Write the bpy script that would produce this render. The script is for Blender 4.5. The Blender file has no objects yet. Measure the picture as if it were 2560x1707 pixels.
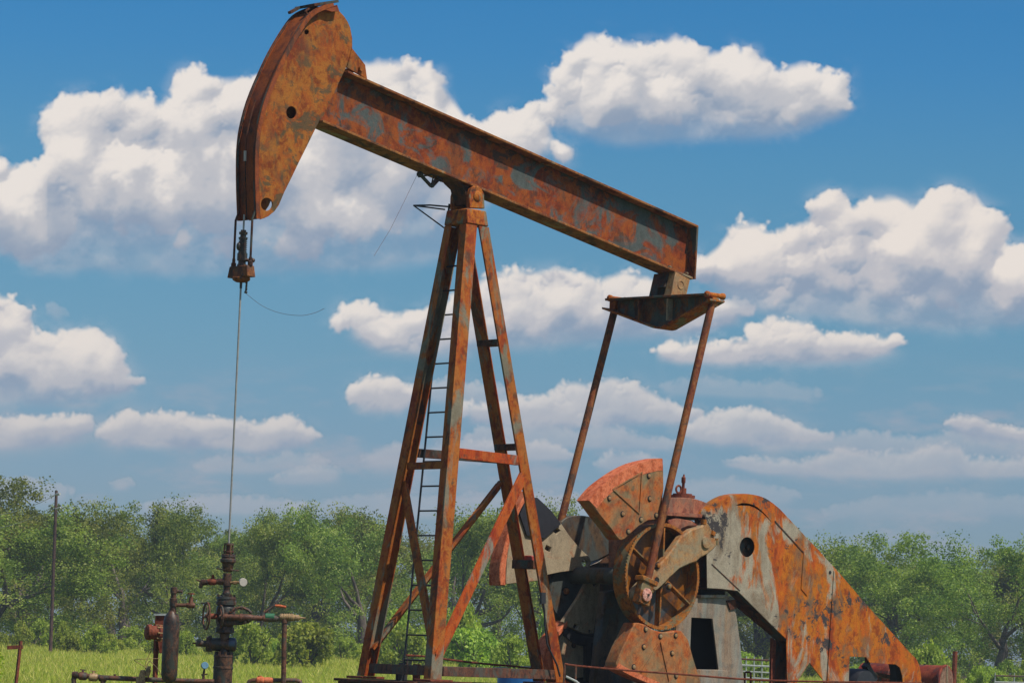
import bpy, bmesh, math, random
import numpy as np
from mathutils import Vector, Matrix, noise as mnoise

random.seed(7)
SC = bpy.context.scene
COL = SC.collection
# ------------------------------------------------------------------ camera
FPX = 8000.0; CX = 1280.0; CY = 853.5
PITCH = math.atan((1640 - 853.5) / FPX); ROLL = math.radians(2.2)
cF = Vector((0, math.cos(PITCH), math.sin(PITCH)))
_X = Vector((1, 0, 0)); _Z = Vector((0, -math.sin(PITCH), math.cos(PITCH)))
cR = math.cos(ROLL) * _X + math.sin(ROLL) * _Z
cU = -math.sin(ROLL) * _X + math.cos(ROLL) * _Z
CAM = Vector((0, 0, 1.7))
cam = bpy.data.cameras.new('camera'); camo = bpy.data.objects.new('camera', cam); COL.objects.link(camo)
cam.sensor_width = 36; cam.lens = FPX / 2560 * 36; cam.clip_start = 0.5; cam.clip_end = 5000
camo.matrix_world = Matrix(((cR.x, cU.x, -cF.x, CAM.x), (cR.y, cU.y, -cF.y, CAM.y), (cR.z, cU.z, -cF.z, CAM.z), (0, 0, 0, 1)))
SC.camera = camo

def ray(px, py): return cF + (px - CX) / FPX * cR + (CY - py) / FPX * cU
TH = math.radians(43)
AX = Vector((math.cos(TH), math.sin(TH), 0)); FAR = Vector((-math.sin(TH), math.cos(TH), 0))
O = CAM + ray(1165, 563) * 37; O.z = 0

def P(px, py, v):            # a point of the pump on its plane v (v grows towards the near side)
    d = ray(px, py); q = CAM - O; t = (-v - q.dot(FAR)) / d.dot(FAR); p = q + d * t
    return Vector((p.dot(AX), -v, p.z))
def PU(px, py, u):           # a point of the pump on its plane u
    d = ray(px, py); q = CAM - O; t = (u - q.dot(AX)) / d.dot(AX); p = q + d * t
    return Vector((u, p.dot(FAR), p.z))
def L(u, v, z): return Vector((u, -v, z))
def W(px, py, y):            # a world point on the plane y
    d = ray(px, py); t = (y - CAM.y) / d.y; return CAM + d * t
def lerp(a, b, t): return a + (b - a) * t

# ------------------------------------------------------------------ mesh helpers
def NB(): return bmesh.new()
def frame(d, up=None):
    d = d.normalized()
    up = up or (Vector((0, 0, 1)) if abs(d.z) < 0.9 else Vector((1, 0, 0)))
    x = (up - d * up.dot(d)).normalized()
    return x, d.cross(x)
def tube(bm, pts, r, seg=10, cap=True):
    pts = [Vector(p) for p in pts]; n = len(pts); rs = r if isinstance(r, (list, tuple)) else [r] * n
    rings = []; x = None
    for i, p in enumerate(pts):
        d = (pts[min(i + 1, n - 1)] - pts[max(i - 1, 0)]).normalized()
        if x is None: x, _ = frame(d)
        else: x = (x - d * x.dot(d)).normalized()
        y = d.cross(x)
        rings.append([bm.verts.new(p + (x * math.cos(2 * math.pi * k / seg) + y * math.sin(2 * math.pi * k / seg)) * rs[i]) for k in range(seg)])
    for i in range(n - 1):
        for k in range(seg):
            f = bm.faces.new((rings[i][k], rings[i][(k + 1) % seg], rings[i + 1][(k + 1) % seg], rings[i + 1][k])); f.smooth = True
    if cap:
        bm.faces.new(rings[0][::-1]); bm.faces.new(rings[-1])
def cyl(bm, p0, p1, r0, r1=None, seg=16): tube(bm, [p0, p1], [r0, r0 if r1 is None else r1], seg)
def lathe(bm, p0, d, prof, seg=20):      # prof: (distance along d, radius)
    d = Vector(d).normalized(); x, y = frame(d); rings = []
    for t, r in prof:
        c = Vector(p0) + d * t
        rings.append([bm.verts.new(c + (x * math.cos(2 * math.pi * k / seg) + y * math.sin(2 * math.pi * k / seg)) * max(r, 1e-4)) for k in range(seg)])
    for i in range(len(rings) - 1):
        for k in range(seg):
            f = bm.faces.new((rings[i][k], rings[i][(k + 1) % seg], rings[i + 1][(k + 1) % seg], rings[i + 1][k])); f.smooth = True
    bm.faces.new(rings[0][::-1]); bm.faces.new(rings[-1])
def ring(bm, c, d, R, r, seg=32, s2=8):
    d = Vector(d).normalized(); x, y = frame(d)
    rr = []
    for i in range(seg):
        a = 2 * math.pi * i / seg; e = x * math.cos(a) + y * math.sin(a)
        rr.append([bm.verts.new(Vector(c) + e * (R + r * math.cos(2 * math.pi * k / s2)) + d * r * math.sin(2 * math.pi * k / s2)) for k in range(s2)])
    for i in range(seg):
        for k in range(s2):
            f = bm.faces.new((rr[i][k], rr[i][(k + 1) % s2], rr[(i + 1) % seg][(k + 1) % s2], rr[(i + 1) % seg][k])); f.smooth = True
def hexa(bm, q):                          # q: 4 bottom + 4 top corners
    v = [bm.verts.new(p) for p in q]
    for f in ((0, 3, 2, 1), (4, 5, 6, 7), (0, 1, 5, 4), (1, 2, 6, 5), (2, 3, 7, 6), (3, 0, 4, 7)): bm.faces.new([v[i] for i in f])
def box(bm, c, ex, ey, ez):               # centre and half-axis vectors
    c = Vector(c); ex, ey, ez = Vector(ex), Vector(ey), Vector(ez)
    hexa(bm, [c - ex - ey - ez, c + ex - ey - ez, c + ex + ey - ez, c - ex + ey - ez, c - ex - ey + ez, c + ex - ey + ez, c + ex + ey + ez, c - ex + ey + ez])
def bx(bm, a, b):                         # axis box from corner to corner
    box(bm, (Vector(a) + Vector(b)) / 2, ((b[0] - a[0]) / 2, 0, 0), (0, (b[1] - a[1]) / 2, 0), (0, 0, (b[2] - a[2]) / 2))
def beam(bm, p0, p1, w, h, up=None):      # bar: w sideways, h along up
    p0, p1 = Vector(p0), Vector(p1); x, y = frame(p1 - p0, up); m = (p0 + p1) / 2
    box(bm, m, (p1 - p0) / 2, y * w / 2, x * h / 2)
def sweep(bm, prof0, prof1):              # closed profile to closed profile
    a = [bm.verts.new(p) for p in prof0]; b = [bm.verts.new(p) for p in prof1]; n = len(a)
    for i in range(n): bm.faces.new((a[i], a[(i + 1) % n], b[(i + 1) % n], b[i]))
    bmesh.ops.triangulate(bm, faces=[bm.faces.new(a[::-1]), bm.faces.new(b)])
def prism(bm, loop, vec, holes=(), smooth=False):
    edges = []
    for lp in [loop] + list(holes):
        vs = [bm.verts.new(p) for p in lp]
        for i in range(len(vs)): edges.append(bm.edges.new((vs[i], vs[(i + 1) % len(vs)])))
    r = bmesh.ops.triangle_fill(bm, use_beauty=True, use_dissolve=False, edges=edges)
    fs = [g for g in r['geom'] if isinstance(g, bmesh.types.BMFace)]
    e = bmesh.ops.extrude_face_region(bm, geom=fs)
    bmesh.ops.translate(bm, vec=Vector(vec), verts=[g for g in e['geom'] if isinstance(g, bmesh.types.BMVert)])
def ball(bm, c, r, sc=(1, 1, 1), sub=2):
    m = Matrix.Translation(Vector(c)) @ Matrix.Diagonal((sc[0], sc[1], sc[2], 1))
    g = bmesh.ops.create_icosphere(bm, subdivisions=sub, radius=r, matrix=m)
    for v in g['verts']:
        for f in v.link_faces: f.smooth = True
def circ(c, r, n, ax1, ax2, a0=0): return [Vector(c) + Vector(ax1) * r * math.cos(a0 + 2 * math.pi * k / n) + Vector(ax2) * r * math.sin(a0 + 2 * math.pi * k / n) for k in range(n)]
def smoothline(pts, n=4):                 # Catmull-Rom through pixel pairs
    out = []
    for i in range(len(pts) - 1):
        p0 = pts[max(i - 1, 0)]; p1 = pts[i]; p2 = pts[i + 1]; p3 = pts[min(i + 2, len(pts) - 1)]
        for k in range(n):
            t = k / n
            out.append(tuple(0.5 * (2 * p1[j] + (p2[j] - p0[j]) * t + (2 * p0[j] - 5 * p1[j] + 4 * p2[j] - p3[j]) * t * t + (3 * p1[j] - p0[j] - 3 * p2[j] + p3[j]) * t ** 3) for j in range(len(p1))))
    out.append(tuple(pts[-1])); return out

def obj(name, bm, mat, parent=None, label=None, bevel=0, loc=None):
    bmesh.ops.recalc_face_normals(bm, faces=bm.faces[:])
    if loc is not None: bmesh.ops.translate(bm, vec=-Vector(loc), verts=bm.verts[:])
    me = bpy.data.meshes.new(name); bm.to_mesh(me); bm.free()
    me.set_sharp_from_angle(angle=math.radians(38))
    me.materials.append(mat)
    o = bpy.data.objects.new(name, me); COL.objects.link(o)
    if parent is not None: o.parent = parent
    if loc is not None: o.location = loc
    if label: o['label'] = label
    if bevel:
        b = o.modifiers.new('bevel', 'BEVEL'); b.width = bevel; b.segments = 1; b.limit_method = 'ANGLE'; b.angle_limit = math.radians(40)
    return o
def tag(o, label, cat, group=None, kind=None):
    if label: o['label'] = label
    if cat: o['category'] = cat
    if group: o['group'] = group
    if kind: o['kind'] = kind
    return o
def thing(name, label, cat, loc=(0, 0, 0), rz=0, group=None):
    o = bpy.data.objects.new(name, None); COL.objects.link(o); o.location = loc; o.rotation_euler = (0, 0, rz)
    o.empty_display_size = 0.3
    return tag(o, label, cat, group)

# ------------------------------------------------------------------ materials
def newmat(name):
    m = bpy.data.materials.new(name); m.use_nodes = True; nt = m.node_tree
    return m, nt, nt.nodes['Principled BSDF']
def N(nt, t, **kw):
    n = nt.nodes.new(t)
    for k, v in kw.items(): setattr(n, k, v)
    return n
def ramp(nt, fac, stops, interp='LINEAR'):
    r = N(nt, 'ShaderNodeValToRGB'); r.color_ramp.interpolation = interp; e = r.color_ramp.elements
    while len(e) > 1: e.remove(e[-1])
    e[0].position = stops[0][0]; e[0].color = (*stops[0][1], 1)
    for p, c in stops[1:]:
        q = e.new(p); q.color = (*c, 1)
    nt.links.new(fac, r.inputs[0]); return r.outputs[0]
def nz(nt, co, scale, detail=6, rough=0.6, dist=0.0, sc=None, off=None):
    m = N(nt, 'ShaderNodeMapping')
    m.inputs['Scale'].default_value = sc or (1, 1, 1)
    if off: m.inputs['Location'].default_value = off
    nt.links.new(co, m.inputs[0])
    n = N(nt, 'ShaderNodeTexNoise'); n.inputs['Scale'].default_value = scale; n.inputs['Detail'].default_value = detail
    n.inputs['Roughness'].default_value = rough; n.inputs['Distortion'].default_value = dist
    nt.links.new(m.outputs[0], n.inputs['Vector']); return n.outputs['Fac']
def mix(nt, fac, a, b, mode='MIX'):
    m = N(nt, 'ShaderNodeMix', data_type='RGBA', blend_type=mode)
    for s, v in ((0, fac), (6, a), (7, b)):
        if isinstance(v, (int, float)): m.inputs[s].default_value = v
        elif isinstance(v, tuple): m.inputs[s].default_value = (*v, 1)
        else: nt.links.new(v, m.inputs[s])
    return m.outputs[2]
def mrange(nt, v, a, b, c=0.0, d=1.0):
    m = N(nt, 'ShaderNodeMapRange'); nt.links.new(v, m.inputs[0])
    for i, x in enumerate((a, b, c, d)): m.inputs[i + 1].default_value = x
    return m.outputs[0]
def math_(nt, op, a, b=None):
    m = N(nt, 'ShaderNodeMath', operation=op)
    for i, v in enumerate((a, b)):
        if v is None: continue
        if isinstance(v, (int, float)): m.inputs[i].default_value = v
        else: nt.links.new(v, m.inputs[i])
    return m.outputs[0]
def rusty(name, rust, paint=None, amount=0.5, dark=(0.035, 0.02, 0.014), darkamt=0.25, scale=1.6, streak=0.45, seed=0.0, bump=0.25, rough=0.78, metal=0.0, psoft=0.03, grime=0.35, extra=None, sat=1.10, val=0.84, darkgrad=None, spots=0.75, stain=0.0):
    """rust: three tones; paint: remaining paint colour over (1-amount) of the surface"""
    m, nt, b = newmat(name)
    tc = N(nt, 'ShaderNodeTexCoord'); co = tc.outputs['Object']
    o = (seed * 3.7, seed * 1.9, seed * 5.3)
    n1 = nz(nt, co, scale * 1.5, 8, 0.68, 0.6, (1, 1, streak), o)
    c = ramp(nt, n1, [(0.36, rust[0]), (0.45, rust[1]), (0.55, rust[2]), (0.64, rust[1]), (0.70, rust[0])])
    n2 = nz(nt, co, scale * 4.2, 9, 0.72, 0.3, (1, 1, 0.7), (o[1], o[2], o[0]))
    c = mix(nt, mrange(nt, n2, 0.50, 0.60, 0, 0.85), c, tuple(x * .8 for x in rust[0]))
    n3 = nz(nt, co, scale * 7.5, 8, 0.7, 0.8, (1, 1, 0.8), (o[2] + 3, o[0], o[1] + 7))
    c = mix(nt, mrange(nt, n3, 0.52, 0.62, 0, 0.6), c, tuple(min(1, x * 1.15) for x in rust[2]))
    nd = nz(nt, co, scale * 2.3, 7, 0.7, 0.8, (1, 1, streak * 1.4), (o[2], o[0], o[1]))
    t = 0.5 + (0.5 - darkamt) * 0.32
    if darkgrad:
        sp = N(nt, 'ShaderNodeVectorMath', operation='DOT_PRODUCT'); nt.links.new(co, sp.inputs[0]); sp.inputs[1].default_value = darkgrad[0]
        nd = math_(nt, 'ADD', nd, mrange(nt, sp.outputs['Value'], darkgrad[1], darkgrad[2], 0, darkgrad[3]))
    c = mix(nt, mrange(nt, nd, t, t + 0.05, 0, 0.85), c, dark)
    nb_ = nz(nt, co, scale * 3.1, 5, 0.6, 0.5, (1, 1, 0.8), (o[2] + 5, o[1], o[0] + 2))      # small old dark spots
    c = mix(nt, mrange(nt, nb_, 0.545, 0.65, 0, spots), c, dark)
    if paint:
        npn = nz(nt, co, scale * 1.25, 10, 0.66, 0.9, (1, 1, streak * 1.2), (o[0] + 9, o[1] + 4, o[2]))
        src = npn
        if extra: src = extra(nt, co, npn)
        t = 0.5 + (amount - 0.5) * 0.42
        pc = mix(nt, mrange(nt, n2, 0.35, 0.65), paint, tuple(x * 0.72 for x in paint))
        c = mix(nt, mrange(nt, src, t - psoft, t + psoft), c, pc)
    if stain:
        ns = nz(nt, co, scale * 1.7, 9, 0.68, 0.7, (1, 1, 0.5), (o[1] + 2, o[2] + 8, o[0]))
        c = mix(nt, mrange(nt, ns, 0.52, 0.66, 0, stain), c, dark)
    fine = nz(nt, co, 55, 6, 0.75, 0, (1, 1, 1), o)
    c = mix(nt, 1.0, c, ramp(nt, fine, [(0.25, (1 - grime * 1.5,) * 3), (0.5, (1.0, 1.0, 1.0)), (0.75, (1 + grime * .6,) * 3)]), 'MULTIPLY')
    hs = N(nt, 'ShaderNodeHueSaturation'); hs.inputs['Hue'].default_value = .491; hs.inputs['Saturation'].default_value = sat; hs.inputs['Value'].default_value = val
    nt.links.new(c, hs.inputs['Color']); nt.links.new(hs.outputs[0], b.inputs['Base Color'])
    nt.links.new(mrange(nt, n2, 0.3, 0.7, rough - 0.13, rough + 0.12), b.inputs['Roughness'])
    b.inputs['Metallic'].default_value = metal
    b.inputs['Specular IOR Level'].default_value = 0.35
    bp = N(nt, 'ShaderNodeBump'); bp.inputs['Strength'].default_value = bump; bp.inputs['Distance'].default_value = 0.012
    h = math_(nt, 'ADD', math_(nt, 'MULTIPLY', fine, 0.35), n2)
    nt.links.new(h, bp.inputs['Height']); nt.links.new(bp.outputs[0], b.inputs['Normal'])
    return m
def plain(name, col, rough=0.6, metal=0.0, var=0.25, scale=9, bump=0.1):
    m, nt, b = newmat(name); tc = N(nt, 'ShaderNodeTexCoord'); co = tc.outputs['Object']
    n = nz(nt, co, scale, 8, 0.7, 0.3)
    c = ramp(nt, n, [(0.3, tuple(x * (1 - var) for x in col)), (0.7, tuple(x * (1 + var) for x in col))])
    nt.links.new(c, b.inputs['Base Color']); b.inputs['Roughness'].default_value = rough; b.inputs['Metallic'].default_value = metal
    bp = N(nt, 'ShaderNodeBump'); bp.inputs['Strength'].default_value = bump; bp.inputs['Distance'].default_value = 0.01
    nt.links.new(n, bp.inputs['Height']); nt.links.new(bp.outputs[0], b.inputs['Normal'])
    return m
# ------------------------------------------------------------------ materials of the machine
R1 = ((0.16, 0.040, 0.012), (0.30, 0.085, 0.020), (0.36, 0.13, 0.028))
M_head = rusty('rust_orange', ((0.20, 0.050, 0.016), (0.34, 0.115, 0.030), (0.36, 0.165, 0.042)), None, dark=(0.075, 0.062, 0.03), darkamt=0.30, scale=1.6, streak=0.8, seed=1, stain=.55)
M_track = rusty('rust_track', ((0.16, 0.05, 0.022), (0.26, 0.085, 0.034), (0.30, 0.10, 0.03)), None, dark=(0.05, 0.03, 0.02), darkamt=0.2, scale=1.2, streak=0.12, seed=2)
# run-off stains below the top flange of the beam
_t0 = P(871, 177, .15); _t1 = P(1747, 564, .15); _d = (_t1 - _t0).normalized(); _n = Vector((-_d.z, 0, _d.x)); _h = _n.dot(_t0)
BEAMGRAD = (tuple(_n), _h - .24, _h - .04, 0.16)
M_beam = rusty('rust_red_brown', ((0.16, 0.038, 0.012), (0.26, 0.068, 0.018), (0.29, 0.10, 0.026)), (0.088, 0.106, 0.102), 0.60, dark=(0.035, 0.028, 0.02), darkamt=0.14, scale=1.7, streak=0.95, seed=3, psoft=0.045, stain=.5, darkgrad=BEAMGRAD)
M_flange = rusty('rust_flange', ((0.14, 0.042, 0.014), (0.26, 0.10, 0.03), (0.34, 0.17, 0.055)), (0.30, 0.25, 0.16), 0.78, dark=(0.045, 0.028, 0.018), darkamt=0.3, scale=1.6, streak=0.8, seed=4)
M_leg = rusty('rust_leg', ((0.24, 0.052, 0.018), (0.38, 0.115, 0.028), (0.36, 0.16, 0.045)), (0.22, 0.20, 0.14), 0.68, dark=(0.07, 0.05, 0.03), darkamt=0.2, scale=1.9, streak=0.28, seed=5)
M_legred = rusty('rust_brace', ((0.30, 0.058, 0.02), (0.46, 0.115, 0.035), (0.44, 0.15, 0.05)), (0.26, 0.24, 0.19), 0.69, dark=(0.10, 0.05, 0.03), darkamt=0.15, scale=2.2, streak=0.4, seed=6)
M_cap = rusty('rust_cap', ((0.26, 0.06, 0.025), (0.36, 0.12, 0.035), (0.48, 0.20, 0.045)), (0.22, 0.20, 0.13), 0.66, scale=3.5, seed=7)
M_dark = rusty('rust_dark', ((0.05, 0.022, 0.012), (0.09, 0.035, 0.016), (0.13, 0.05, 0.02)), (0.06, 0.07, 0.062), 0.6, dark=(0.012, 0.01, 0.008), darkamt=0.35, scale=2.4, seed=8)
M_equal = rusty('rust_equalizer', ((0.10, 0.034, 0.015), (0.17, 0.06, 0.024), (0.26, 0.11, 0.035)), (0.09, 0.10, 0.08), 0.55, dark=(0.03, 0.02, 0.014), darkamt=0.3, scale=2.6, seed=9)
M_rod = rusty('rust_rod', ((0.13, 0.040, 0.020), (0.23, 0.08, 0.03), (0.27, 0.13, 0.045)), None, dark=(0.055, 0.04, 0.03), darkamt=0.3, scale=2.6, streak=0.3, seed=10)
M_weight = rusty('rust_weight', ((0.36, 0.095, 0.035), (0.48, 0.17, 0.055), (0.44, 0.21, 0.08)), (0.26, 0.22, 0.12), 0.55, dark=(0.13, 0.09, 0.045), darkamt=0.22, scale=2.0, spots=.45, stain=.55, val=.78, streak=0.8, seed=11, psoft=0.10, bump=0.15)
M_rim = rusty('paint_orange', ((0.46, 0.13, 0.055), (0.60, 0.21, 0.10), (0.68, 0.27, 0.14)), None, spots=.35, dark=(0.22, 0.07, 0.03), darkamt=0.16, scale=3.5, streak=1, seed=12, bump=0.4)
M_wheel = rusty('rust_wheel', ((0.22, 0.075, 0.02), (0.34, 0.14, 0.035), (0.38, 0.18, 0.05)), (0.20, 0.17, 0.09), 0.62, dark=(0.06, 0.045, 0.025), darkamt=0.25, scale=3.2, streak=0.9, seed=13)
M_crank = rusty('rust_crank', ((0.34, 0.12, 0.035), (0.40, 0.19, 0.065), (0.42, 0.27, 0.12)), (0.34, 0.28, 0.17), 0.52, dark=(0.14, 0.10, 0.05), darkamt=0.18, stain=.5, scale=2.8, streak=0.8, seed=14, psoft=0.1, bump=0.15)
M_tan = rusty('cream_paint', ((0.36, 0.16, 0.07), (0.46, 0.24, 0.13), (0.5, 0.32, 0.2)), (0.44, 0.37, 0.25), 0.27, dark=(0.11, 0.09, 0.06), darkamt=0.15, stain=.5, scale=3.0, streak=0.9, seed=15, psoft=0.08, bump=0.12)
M_greasy = rusty('greasy_iron', ((0.05, 0.03, 0.018), (0.075, 0.048, 0.028), (0.11, 0.075, 0.04)), (0.075, 0.085, 0.08), 0.45, dark=(0.02, 0.017, 0.014), darkamt=0.3, scale=2.0, seed=16, rough=0.62)
M_case = rusty('rust_case', ((0.22, 0.08, 0.05), (0.34, 0.14, 0.08), (0.38, 0.19, 0.11)), (0.26, 0.15, 0.10), 0.6, dark=(0.14, 0.06, 0.045), darkamt=0.25, scale=2.4, streak=0.35, seed=17)
def guard_extra(nt, co, n):     # paint survives best round the drive end, rust has won towards the motor end
    s = N(nt, 'ShaderNodeSeparateXYZ'); nt.links.new(co, s.inputs[0])
    g = math_(nt, 'ADD', s.outputs['X'], math_(nt, 'MULTIPLY', s.outputs['Z'], -0.22))
    g = mrange(nt, g, 2.7, 5.7, 0.17, -0.15)
    edge = mrange(nt, s.outputs['Z'], 3.38, 3.74, 0.0, -0.26)
    n = math_(nt, 'MULTIPLY_ADD', n, 1.5) if False else mrange(nt, n, 0.3, 0.7, 0.18, 0.82)
    return math_(nt, 'ADD', math_(nt, 'ADD', n, g), edge)
M_guard = rusty('guard_sheet', ((0.26, 0.060, 0.016), (0.50, 0.135, 0.020), (0.47, 0.195, 0.035)), (0.40, 0.36, 0.27), 0.5, dark=(0.15, 0.11, 0.065), darkamt=0.30, scale=1.7, streak=0.36, seed=18, spots=.5, stain=.7, bump=0.18, psoft=0.06, extra=guard_extra)
def add_chips(m, thr=0.66, col=(0.03, 0.03, 0.04), scale=5.5):
    nt = m.node_tree; b = nt.nodes['Principled BSDF']; src = b.inputs['Base Color'].links[0].from_socket
    tc = N(nt, 'ShaderNodeTexCoord')
    big = nz(nt, tc.outputs['Object'], 1.35, 3, 0.5, 0.4, (1, 1, 1), (3.1, 7.7, 1.3))
    n = nz(nt, tc.outputs['Object'], scale, 12, 0.78, 0.5)
    s = math_(nt, 'ADD', math_(nt, 'MULTIPLY', big, 0.55), math_(nt, 'MULTIPLY', n, 0.6))
    nt.links.new(mix(nt, mrange(nt, s, thr, thr + 0.012), src, col), b.inputs['Base Color'])
add_chips(M_guard, 0.650, (0.035, 0.03, 0.03), 8.0)
M_ped = rusty('grey_paint', ((0.22, 0.12, 0.06), (0.28, 0.16, 0.08), (0.30, 0.2, 0.11)), (0.30, 0.31, 0.27), 0.47, dark=(0.09, 0.085, 0.07), darkamt=0.2, stain=.6, scale=2.0, streak=0.12, seed=19, psoft=0.12, bump=0.1)
M_disc = rusty('wheel_disc_iron', ((0.10, 0.040, 0.014), (0.19, 0.080, 0.022), (0.24, 0.11, 0.03)), (0.06, 0.065, 0.07), 0.70, dark=(0.03, 0.022, 0.018), darkamt=0.25, scale=1.6, streak=.6, seed=60, rough=0.42, bump=.1)
M_steel = plain('bare_steel', (0.30, 0.29, 0.27), 0.5, 0.3, 0.25, 14)
M_black = plain('black_paint', (0.018, 0.018, 0.022), 0.5, 0.0, 0.4, 20)
M_void = plain('dark_void', (0.008, 0.008, 0.009), 0.9, 0, 0.2)  # near-black that paints the darkness of holes, gaps and recesses
M_oily = rusty('oily_iron', ((0.040, 0.022, 0.014), (0.080, 0.046, 0.028), (0.14, 0.078, 0.045)), (0.050, 0.052, 0.044), 0.55, dark=(0.012, 0.011, 0.01), darkamt=0.35, scale=7, seed=20, rough=0.42)
M_pipe = rusty('rust_pipe', ((0.07, 0.032, 0.02), (0.13, 0.06, 0.036), (0.18, 0.09, 0.05)), (0.10, 0.09, 0.07), 0.6, dark=(0.03, 0.022, 0.018), darkamt=0.3, scale=6, seed=21, rough=0.6)
M_redrust = rusty('rust_red', ((0.12, 0.036, 0.020), (0.19, 0.062, 0.032), (0.25, 0.09, 0.045)), None, dark=(0.07, 0.03, 0.02), darkamt=0.2, scale=5, seed=22)
M_brass = rusty('brass', ((0.22, 0.13, 0.06), (0.34, 0.24, 0.12), (0.42, 0.31, 0.17)), None, dark=(0.1, 0.07, 0.04), darkamt=0.2, scale=9, seed=23, rough=0.5)
M_white = plain('white_enamel', (0.42, 0.38, 0.33), 0.4, 0, 0.2, 30)
M_red = plain('red_paint', (0.34, 0.05, 0.035), 0.5, 0, 0.3, 20)
M_green = plain('green_tape', (0.03, 0.13, 0.06), 0.5, 0, 0.3, 30)
M_blue = plain('blue_plastic', (0.012, 0.10, 0.30), 0.4, 0, 0.2, 20)
M_slate = plain('slate_blue', (0.035, 0.06, 0.10), 0.4, 0, 0.3, 20)
M_bluegrey = plain('gauge_blue', (0.12, 0.24, 0.34), 0.3, 0, 0.3, 30)
M_copper = rusty('worn_copper', ((0.45, 0.18, 0.12), (0.65, 0.32, 0.23), (0.8, 0.5, 0.4)), None, dark=(0.05, 0.02, 0.02), darkamt=0.3, scale=16, seed=24, rough=0.6)
M_galv = plain('galvanised', (0.38, 0.40, 0.38), 0.55, 0.3, 0.3, 10)

# ------------------------------------------------------------------ the pump
pump = thing('pump_jack', 'tall rusty orange oil pump with tilted walking beam, curved horse head and four-legged tower', 'oil pump', O, TH)
NV = Vector((0, -1, 0))       # near side
FV = Vector((0, 1, 0))
def poly(pts, v): return [P(x, y, v) for x, y in pts]
def plate(pts, v, th, holes=(), bm=None):
    bm = bm or NB(); prism(bm, poly(pts, v), FV * th, [poly(h, v) for h in holes]); return bm
def epx(cx, cy, rx, ry, n=24): return [(cx + rx * math.cos(2 * math.pi * k / n), cy + ry * math.sin(2 * math.pi * k / n)) for k in range(n)]
def bolts(name, pts, v, mat, parent, r=0.035, h=0.03, ringed=True, label=None):
    for x, y in pts:
        bm = NB(); c = P(x, y, v)
        lathe(bm, c + NV * .003, NV, [(0, r * .82), (h * .6, r * .82), (h * .75, r * 0.55)], 12)
        o_b = obj(name, bm, mat, parent)
        if ringed:
            bm = NB(); lathe(bm, c, NV, [(0, r * 1.22), (0.006, r * 1.22)], 14); obj('dark_recess_ring', bm, M_void, o_b if parent.parent is None else parent)  # black disc painting the dark recess round the bolt

# -- walking beam
T0 = P(871, 177, .15); T1 = P(1747, 564, .15); B0 = P(809, 295, .15); B1 = P(1647, 661, .15)
bd = (T1 - T0).normalized(); bn = Vector((bd.z, 0, -bd.x)) * -1     # up normal of the beam
if bn.z < 0: bn = -bn
Hb = (T0 - B0).dot(bn) * .5 + (T1 - B1).dot(bn) * .5
def BP(s, h, v): return Vector((T0.x, 0, T0.z)) + bd * s + bn * h + NV * v   # s along from T0, h down negative
SL = (T1 - T0).dot(bd)
wb = bpy.data.objects.new('walking_beam', None)
def beambox(bm, s0, s1, h0, h1, v0, v1):
    box(bm, (BP(s0, h0, v0) + BP(s1, h1, v1)) / 2, bd * (s1 - s0) / 2, bn * (h1 - h0) / 2, NV * (v1 - v0) / 2)
bm = NB(); beambox(bm, -0.32, SL - .03, -Hb + .004, -.036, -.013, .013)
walk = obj('walking_beam', bm, M_beam, pump, bevel=0)
sB = (B0 - T0).dot(bd)
bm = NB(); beambox(bm, 0.0, SL, -.03, 0, -.15, .15); obj('top_flange', bm, M_flange, walk, bevel=.005)
bm = NB(); beambox(bm, sB, (B1 - T0).dot(bd) + .62, -Hb - .03, -Hb, -.15, .15); obj('bottom_flange', bm, M_flange, walk, bevel=.005)
bm = NB()   # end plate, hanging vertically
e0 = P(1747, 567, .15); e1 = P(1740, 698, .15)
prism(bm, [e0, e1, e1 + Vector((-.03, 0, 0)), e0 + Vector((-.03, 0, 0))], FV * .30); obj('end_plate', bm, M_equal, walk, bevel=.004)
for pts, mt in (([(1647, 661), (1740, 698), (1730, 640), (1600, 600)], M_beam),):
    bm = NB(); prism(bm, poly(pts, .012), FV * .024); obj('web_extension', bm, mt, walk)


# -- horse head
head = thing('x', None, None); head.name = 'horse_head'; head.parent = pump
nearE = smoothline([(843, 13), (812, 20), (782, 36), (757, 68), (723, 125), (695, 184), (668, 250), (651, 314), (645, 360), (643.5, 400), (644, 467), (647, 547)], 3)
PL = [(843, 16), (848, 28), (861, 42), (870, 56), (876, 70), (881, 97), (881, 120), (866, 168), (843, 217), (823, 260), (809, 291), (800, 300), (790, 320), (772, 357), (749, 403), (727.5, 448), (711, 481), (698, 512), (687, 528), (671, 541), (660, 546)]
inner = [(x + 4, y + 2) for x, y in nearE[::-1]][0:-2]
outl = PL + inner
vp = .10
for v0, nm in ((vp, 'side_plate'), (-vp + .02, 'side_plate')):
    bm = NB()
    if v0 > 0:
        prism(bm, poly(outl, v0), FV * .018, [poly(epx(767, 81, 5.5, 6.5), v0), poly(epx(728.5, 282, 12.5, 15.5), v0), poly(epx(667, 511, 14.5, 16), v0)])
    else:
        base = [Vector((p.x, -v0, p.z)) for p in poly(outl, vp)]
        prism(bm, base, FV * .018)
    obj('side_plate', bm, M_head, head, bevel=.003)
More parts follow.
